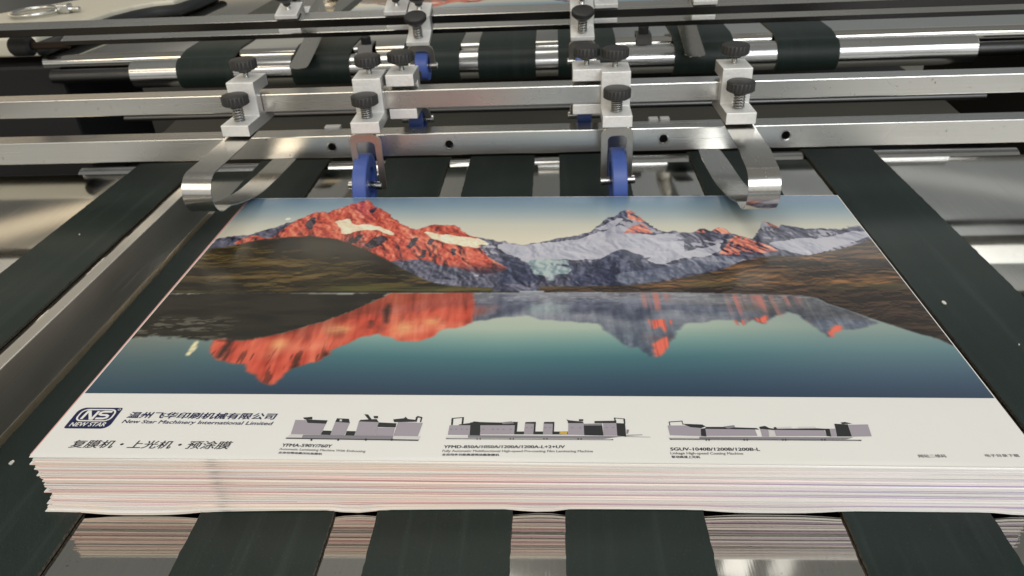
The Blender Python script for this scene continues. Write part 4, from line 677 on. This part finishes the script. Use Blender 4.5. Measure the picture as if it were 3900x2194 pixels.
# ------------------------------------------------------------------ the stack of posters
H0, SL = .0391798, .0097819
def Ht(x): return H0 - SL * x
NS = 54
rnd = random.Random(11)
def stack_sheet(i):
    f0, f1 = i / NS, (i + .94) / NS
    low = max(0, 1 - i / 9.0)
    jut = rnd.gauss(0, .0011); jr = rnd.gauss(0, .0012); fy = rnd.gauss(0, .0005); by = rnd.gauss(0, .0007)
    ph = rnd.uniform(0, 6.28); am = rnd.uniform(.00005, .00025); ph2 = rnd.uniform(0, 6.28); loose = rnd.random() < .35
    odd = None
    jut -= .0030 * low
    if i == NS - 1: jut, jr, fy, am, loose = -.0030, 0, .0022, 0, False
    if i in (14, 20, 33, 45): jut -= rnd.uniform(.0028, .005); odd = i
    ph2 = rnd.uniform(0, 6.28)
    nx = 60; bm = bmesh.new(); rows = []
    for a in range(nx + 1):
        u = a / nx; x = -.2985 + jut + u * (.5985 + jr - jut)
        gap = min(1, sum(math.exp(-((x - c) / s) ** 4) for c, s in ((-.24, .034), (-.103, .012), (.0103, .014), (.151, .036), (.307, .024))))
        w = am * math.sin(x * 22 + ph) + (.0007 * math.sin(x * 9 + ph2) * ss1(-.02, -.26, x) if loose else 0)
        col = []
        for fr, y in ((1, -.0008 + fy - .0058 * low * ss1(.05, -.28, x)), (.35, .012), (0, .05), (0, .3765 + by)):
            z0 = f0 * Ht(x) + fr * (w - low * gap * .0023 + (.0012 * low * (.0008 / .0012) * math.exp(-((x + .16) / .05) ** 2)))
            z1 = f1 * Ht(x) + fr * (w - low * gap * .0023 + (.0012 * low * (.0008 / .0012) * math.exp(-((x + .16) / .05) ** 2)))
            if i == 0: z0 = max(z0, .0002 - .0026 * gap * fr); z1 = max(z1, z0 + .0004)
            col.append((bm.verts.new((x, y, z0)), bm.verts.new((x, y, z1))))
        rows.append(col)
    def q(a, b_, c, d, mi):
        f = bm.faces.new((a, b_, c, d)); f.material_index = mi
    for A, B in zip(rows, rows[1:]):
        for k in range(3):
            q(A[k][1], B[k][1], B[k + 1][1], A[k + 1][1], 0); q(A[k][0], A[k + 1][0], B[k + 1][0], B[k][0], 2 if i == 0 else 0)
        q(A[0][0], B[0][0], B[0][1], A[0][1], 1); q(A[3][0], A[3][1], B[3][1], B[3][0], 1)
    for A in (rows[0], rows[-1]):
        for k in range(3): q(A[k][0], A[k][1], A[k + 1][1], A[k + 1][0], 1)
    t = i / NS
    if i < 3 or i > NS - 4: e = 3
    elif i in (6, 7, 17, 18, 24, 25, 31, 32, 40): e = 2
    else: e = (1, 1, 0, 1, 1, 3, 0, 1, 1, 1, 3, 3, 1, 0)[(i // 2) % 14] if rnd.random() < .8 else 0
    o = obj('printed_sheet', bm, [M['pink_ink'] if i == NS - 1 else M['paper'], EDGES[e], M['maroon']])
    names = {14: 'lowest of the four sheets whose left corners jut out of the stack', 20: 'second lowest of the four sheets whose left corners jut out of the stack', 33: 'third from below of the four sheets whose left corners jut out of the stack', 45: 'highest of the four sheets whose left corners jut out below the poster'}
    if odd: lb = names[i]
    elif i == NS - 1: lb = 'pink sheet directly under the poster, peeking out along its left edge'
    elif i == 0: lb = 'lowest cream sheet of the stack, sagging onto the dark belts'
    elif e == 2: lb = 'sheet in the stack showing a thin red and lilac edge line'
    else: lb = 'pale pink or cream edged sheet pressed flat in the stack under the poster'
    tag(o, lb, 'printed sheet', 'sheets stacked under the poster')
def ss1(a, b_, v):
    t = min(1, max(0, (v - a) / (b_ - a))); return t * t * (3 - 2 * t)
for i in range(NS): stack_sheet(i)

poster = thing('poster', 'glossy poster of a red mountain above a lake, topmost sheet of the stack', 'poster', (0, 0, H0 + .00025), (0, math.atan(SL), 0))
QN = [(-.3003, -.0012), (.2998, .0000)]; QF = [(-.2990, .3825), (.3028, .3763)]
nx = 60; bm = bmesh.new(); rows = []
for a in range(nx + 1):
    u = a / nx; n_ = Vector(QN[0]).lerp(Vector(QN[1]), u); f_ = Vector(QF[0]).lerp(Vector(QF[1]), u)
    col = []
    for s in (0, .008, 1):
        p = n_.lerp(f_, s); dz = -(.00012 + .0001 * math.sin(u * 17) * u) if s == 0 else 0
        col.append((bm.verts.new((p.x, p.y, dz - .0002)), bm.verts.new((p.x, p.y, dz + .0002))))
    rows.append(col)
for A, B in zip(rows, rows[1:]):
    for k in range(2):
        bm.faces.new((A[k][1], B[k][1], B[k + 1][1], A[k + 1][1])); bm.faces.new((A[k][0], A[k + 1][0], B[k + 1][0], B[k][0]))
    bm.faces.new((A[0][0], B[0][0], B[0][1], A[0][1])); bm.faces.new((A[2][0], A[2][1], B[2][1], B[2][0]))
for A in (rows[0], rows[-1]):
    for k in range(2): bm.faces.new((A[k][0], A[k][1], A[k + 1][1], A[k + 1][0]))
obj('sheet', bm, M['paper'], poster)
grid_picture('landscape_picture', [(-.2992, .0600), (.2995, .0603), (-.2982, .3816), (.3020, .3756)], 960, 330, .00032, poster, paint)

ZI = .00034
CAP = {}
def text_mesh(s, bold):
    """flat glyph outlines; bold letters are a few copies laid half a stroke apart"""
    c = bpy.data.curves.new('lettering', 'FONT'); c.body = s; c.size = 1; c.resolution_u = 3
    o = bpy.data.objects.new('lettering', c); COL.objects.link(o); bpy.context.view_layer.update()
    src = bpy.data.meshes.new_from_object(o.evaluated_get(bpy.context.evaluated_depsgraph_get())); bpy.data.objects.remove(o); bpy.data.curves.remove(c)
    if not bold: return src
    bm = bmesh.new()
    for k, (a, b_) in enumerate(((-1, 0), (1, 0), (0, .6), (0, -.6), (-.6, .45), (.6, -.45))):
        n0 = len(bm.verts); bm.from_mesh(src); bm.verts.ensure_lookup_table()
        for v in bm.verts[n0:]: v.co += Vector((a * bold, b_ * bold, k * .0000025))
    bm.to_mesh(src); bm.free(); return src
def lettering(s, boxv, mat, bold=0.0, shear=0.0, parent=None, z=ZI):
    x0, y0, x1, y1, h = boxv; me = text_mesh(s, bold); n = len(me.vertices); co = np.empty(n * 3, np.float32); me.vertices.foreach_get('co', co); co = co.reshape(-1, 3)
    lo, hi = co.min(0), co.max(0)
    if ord(s[0]) > 0x2000: b0, t0 = lo[1], hi[1]
    else: b0, t0 = 0.0, .72
    u = (co[:, 0] - lo[0]) / (hi[0] - lo[0]); v = (co[:, 1] - b0) / (t0 - b0)
    out = np.stack([(x0 + (x1 - x0) * u + shear * h * v) / 1000, (y0 + (y1 - y0) * u + h * v) / 1000, z + co[:, 2]], 1).astype(np.float32)
    me.vertices.foreach_set('co', out.ravel()); me.materials.append(mat); me.update()
    o = bpy.data.objects.new('lettering', me); COL.objects.link(o); o.parent = parent or poster
    return o
TEXTS = [
    ('温州飞华印刷机械有限公司', (-257.8, 34.9, -159.5, 34.5, 6.2)),
    ('New Star Machinery International Limited', (-258.0, 30.2, -159.2, 29.3, 3.3)),
    ('复膜机・上光机・预涂膜', (-280.6, 7.0, -179.2, 7.1, 7.1)),
    ('YFMA-590Y/760Y', (-146.6, 10.0, -115.2, 9.5, 2.7)),
    ('Automatic Laminating Machine With Embossing', (-147.0, 7.0, -93.5, 5.7, 1.8)),
    ('全自动预涂膜压纹复膜机', (-146.7, 3.9, -119.4, 3.0, 1.8)),
    ('YFMD-850A/1050A/1200A/1200A-L+2+UV', (-46.6, 10.0, 26.6, 11.0, 2.5)),
    ('Fully Automatic Multifunctional High-speed Pre-coating Film Laminating Machine', (-46.9, 6.7, 43.3, 7.7, 1.9)),
    ('全自动多功能高速预涂膜复膜机', (-46.8, 3.5, -12.4, 3.7, 2.0)),
    ('SGUV-1040B/1200B/1200B-L', (89.1, 9.9, 141.7, 10.4, 2.6)),
    ('Linkage High-speed Coating Machine', (88.8, 6.7, 131.2, 7.0, 2.0)),
    ('联动高速上光机', (89.1, 3.5, 105.7, 3.6, 2.1)),
    ('网站二维码', (231.0, 6.0, 246.7, 6.3, 2.7)),
    ('电子目录下载', (268.8, 7.1, 288.0, 7.4, 2.4)),
]
for k, (s, bx) in enumerate(TEXTS):
    if k == 0: lettering(s, bx, M['navy'], .028, .22)
    elif k == 1: lettering(s, bx, M['navy'], .020, .22)
    elif k == 2: lettering(s, bx, M['textk'], .014, .22)
    elif k in (3, 6, 9): lettering(s, bx, M['textk'], .032, .06)
    elif k in (4, 7, 10): lettering(s, bx, M['textg'], .022, .06)
    elif k in (5, 8, 11): lettering(s, bx, M['textk'], .028)
    else: lettering(s, bx, M['textg'], .022)
# badge
def ngon(pts, mat, name, parent, z):
    bm = bmesh.new(); bm.faces.new([bm.verts.new((x / 1000, y / 1000, z)) for x, y in pts]); bmesh.ops.triangulate(bm, faces=bm.faces); return obj(name, bm, mat, parent)
def rrect(x0, y0, x1, y1, rs, sh=0):
    out = []
    for cx, cy, a0, r in ((x1, y1, 0, rs[0]), (x0, y1, 90, rs[1]), (x0, y0, 180, rs[2]), (x1, y0, 270, rs[3])):
        ux, uy = cx + (-r if a0 in (0, 270) else r), cy + (-r if a0 in (0, 90) else r)
        for k in range(7): a = R(a0 + 15 * k); out.append((ux + r * math.cos(a) + sh * (uy - y0), uy + r * math.sin(a)))
    return out
def ribbon2(bm, pts, w, z, closed=False):
    P = [Vector(p) for p in pts]; n = len(P); L = []
    for i in range(n):
        a = P[i - 1] if (i or closed) else P[i]; c = P[(i + 1) % n] if (i < n - 1 or closed) else P[i]
        d1 = (P[i] - a).normalized() if (P[i] - a).length > 1e-6 else (c - P[i]).normalized(); d2 = (c - P[i]).normalized() if (c - P[i]).length > 1e-6 else d1
        m = (d1 + d2).normalized(); nn = Vector((-m.y, m.x)); k = w / 2 / max(.55, abs(nn.dot(Vector((-d1.y, d1.x)))))
        L.append((bm.verts.new(((P[i] + nn * k).x / 1000, (P[i] + nn * k).y / 1000, z)), bm.verts.new(((P[i] - nn * k).x / 1000, (P[i] - nn * k).y / 1000, z))))
    for i in range(n if closed else n - 1):
        a, b_ = L[i], L[(i + 1) % n]; bm.faces.new((a[0], a[1], b_[1], b_[0]))
logo = ngon(rrect(-293.6, 24.6, -264.2, 45.0, (1.5, 5, 1.5, 5), 0), M['navy'], 'logo', poster, ZI)
bm = bmesh.new()
ribbon2(bm, rrect(-290.4, 32.0, -267.2, 43.0, (4, 4, 4, 4), 0), 1.15, ZI + .00002, True)
ribbon2(bm, [(-286.9, 33.6), (-286.0, 41.2), (-284.9, 41.2), (-280.9, 33.9), (-279.8, 33.9), (-278.9, 41.4)], 1.9, ZI + .00002)
ribbon2(bm, [(-277.7, 34.3), (-272.5, 34.3), (-270.6, 35.2), (-270.6, 36.8), (-272.2, 37.7), (-275.3, 37.7), (-276.9, 38.6), (-276.8, 40.2), (-275.0, 41.0), (-269.6, 41.0)], 1.8, ZI + .00002)
ribbon2(bm, [(-266.1 + .8 * math.cos(R(a)), 43.2 + .8 * math.sin(R(a))) for a in range(0, 360, 30)], .3, ZI + .00002, True)
obj('emblem', bm, M['inkwhite'], logo)
lettering('NEW STAR', (-291.2, 26.6, -267.6, 26.8, 4.0), M['inkwhite'], .022, .12, logo, ZI + .00002)
# machine drawings
order = 'GKSYL'
for mach, lb in zip(MACH, ('drawing of a short grey laminating machine', 'drawing of a long grey laminating machine with a yellow step', 'drawing of a long low grey coating machine')):
    bm = bmesh.new()
    for k, (c, pts) in enumerate(mach):
        vs = [bm.verts.new((x / 1000, y / 1000, ZI + .000004 * k)) for x, y in pts]
        try: f = bm.faces.new(vs); f.material_index = order.index(c)
        except ValueError: pass
    bmesh.ops.triangulate(bm, faces=bm.faces)
    o = obj('machine_drawing', bm, [MACH_MATS[k] for k in order], poster); o['label'] = lb

# ------------------------------------------------------------------ a sheet travelling on the rear conveyor
far = thing('printed_sheet', 'single printed sheet with blue sky lying on the rear conveyor beyond all rails', 'printed sheet', (-.045, 1.043, .1036))
obj('sheet', box(-.30, .30, 0, .38, 0, .0004), M['paper'], far)
grid_picture('landscape_picture', [(-.2990, .002), (.2990, .002), (-.2990, .322), (.2990, .322)], 220, 120, .00052, far, lambda x, y: paint(x, 380.5 - y))

# ------------------------------------------------------------------ cream cover at top left
cover = thing('machine_cover', 'cream painted machine cover with a wire pull handle and black rubber rim', 'machine cover', (-.86, 1.0, .1))
edge = [(-.762, .80), (-.757, .905), (-.752, .944), (-.746, 1.0), (-.731, 1.044), (-.708, 1.074), (-.676, 1.088), (-.668, 1.14), (-.664, 1.26)]
outl = [(-1.02, .80)] + edge + [(-.80, 1.26), (-.886, 1.128), (-.958, 1.018), (-1.0, .94)]
obj('panel', poly_prism([(x + .86, y - 1.0) for x, y in outl], .0008, .030), M['cream'], cover, bevel=.004, seg=3)
bm = bmesh.new(); add_tube(bm, [(x + .86 + .004, y - 1.0 - .002, .0125) for x, y in edge], .0105, 12); obj('rubber_rim', bm, M['rubber'], cover, smooth=True)
bm = bmesh.new(); pts = [(-.012 + .038 * math.cos(2 * math.pi * k / 40) * (1 + .0 * k), -.016 + .040 * math.sin(2 * math.pi * k / 40), .036) for k in range(41)]
add_tube(bm, pts, .0035, 8); hd = obj('handle', bm, M['bolt_steel'], cover, smooth=True)
bm = bmesh.new(); add_box(bm, .024, .046, -.018, .002, .030, .046); add_box(bm, .040, .062, -.012, -.002, .032, .040); obj('latch', bm, M['bolt_steel'], hd, bevel=.003)

# ------------------------------------------------------------------ paper crumbs
FL = [(-.3532, .0367, .0035, 'white paper crumb on the dark belt left of the stack front corner'), (-.5041, .3884, .0022, 'tiny pale crumb on the leftmost belt'), (.3515, .2311, .0040, 'largest white paper crumb, on the clear belt right of the stack'),
      (.3810, .1692, .0018, 'small white crumb on the clear belt nearest the right picture edge'), (-.3442, .3392, .0020, 'pale crumb beside the far left edge of the stack'),
(.3115, .176, .0026, 'white paper chip by the right edge of the poster')]
b = NB('paper_crumb'); b.set(Base_Color=(.72, .70, .62), Roughness=.7); M['crumb'] = b.m
for k, (x, y, s, lb) in enumerate(FL):
    s *= 1 if k in (0, 2) else .62
    bm = bmesh.new(); n = 6; an = rnd.uniform(0, 6)
    top = [bm.verts.new((s * .5 * (1 + .4 * rnd.random()) * math.cos(an + 2 * math.pi * i / n) * .7, s * .6 * (1 + .4 * rnd.random()) * math.sin(an + 2 * math.pi * i / n), .0006 + .0007 * rnd.random())) for i in range(n)]
    bot = [bm.verts.new((v.co.x * .9, v.co.y * .9, 0)) for v in top]
    bm.faces.new(top); bm.faces.new(bot[::-1])
    for i in range(n): bm.faces.new((bot[i], bot[(i + 1) % n], top[(i + 1) % n], top[i]))
    o = obj('paper_crumb', bm, M['crumb']); o.location = (x, y, .0001 if k != 5 else -.0029)
    tag(o, lb, 'paper crumb', 'paper crumbs on the belts')
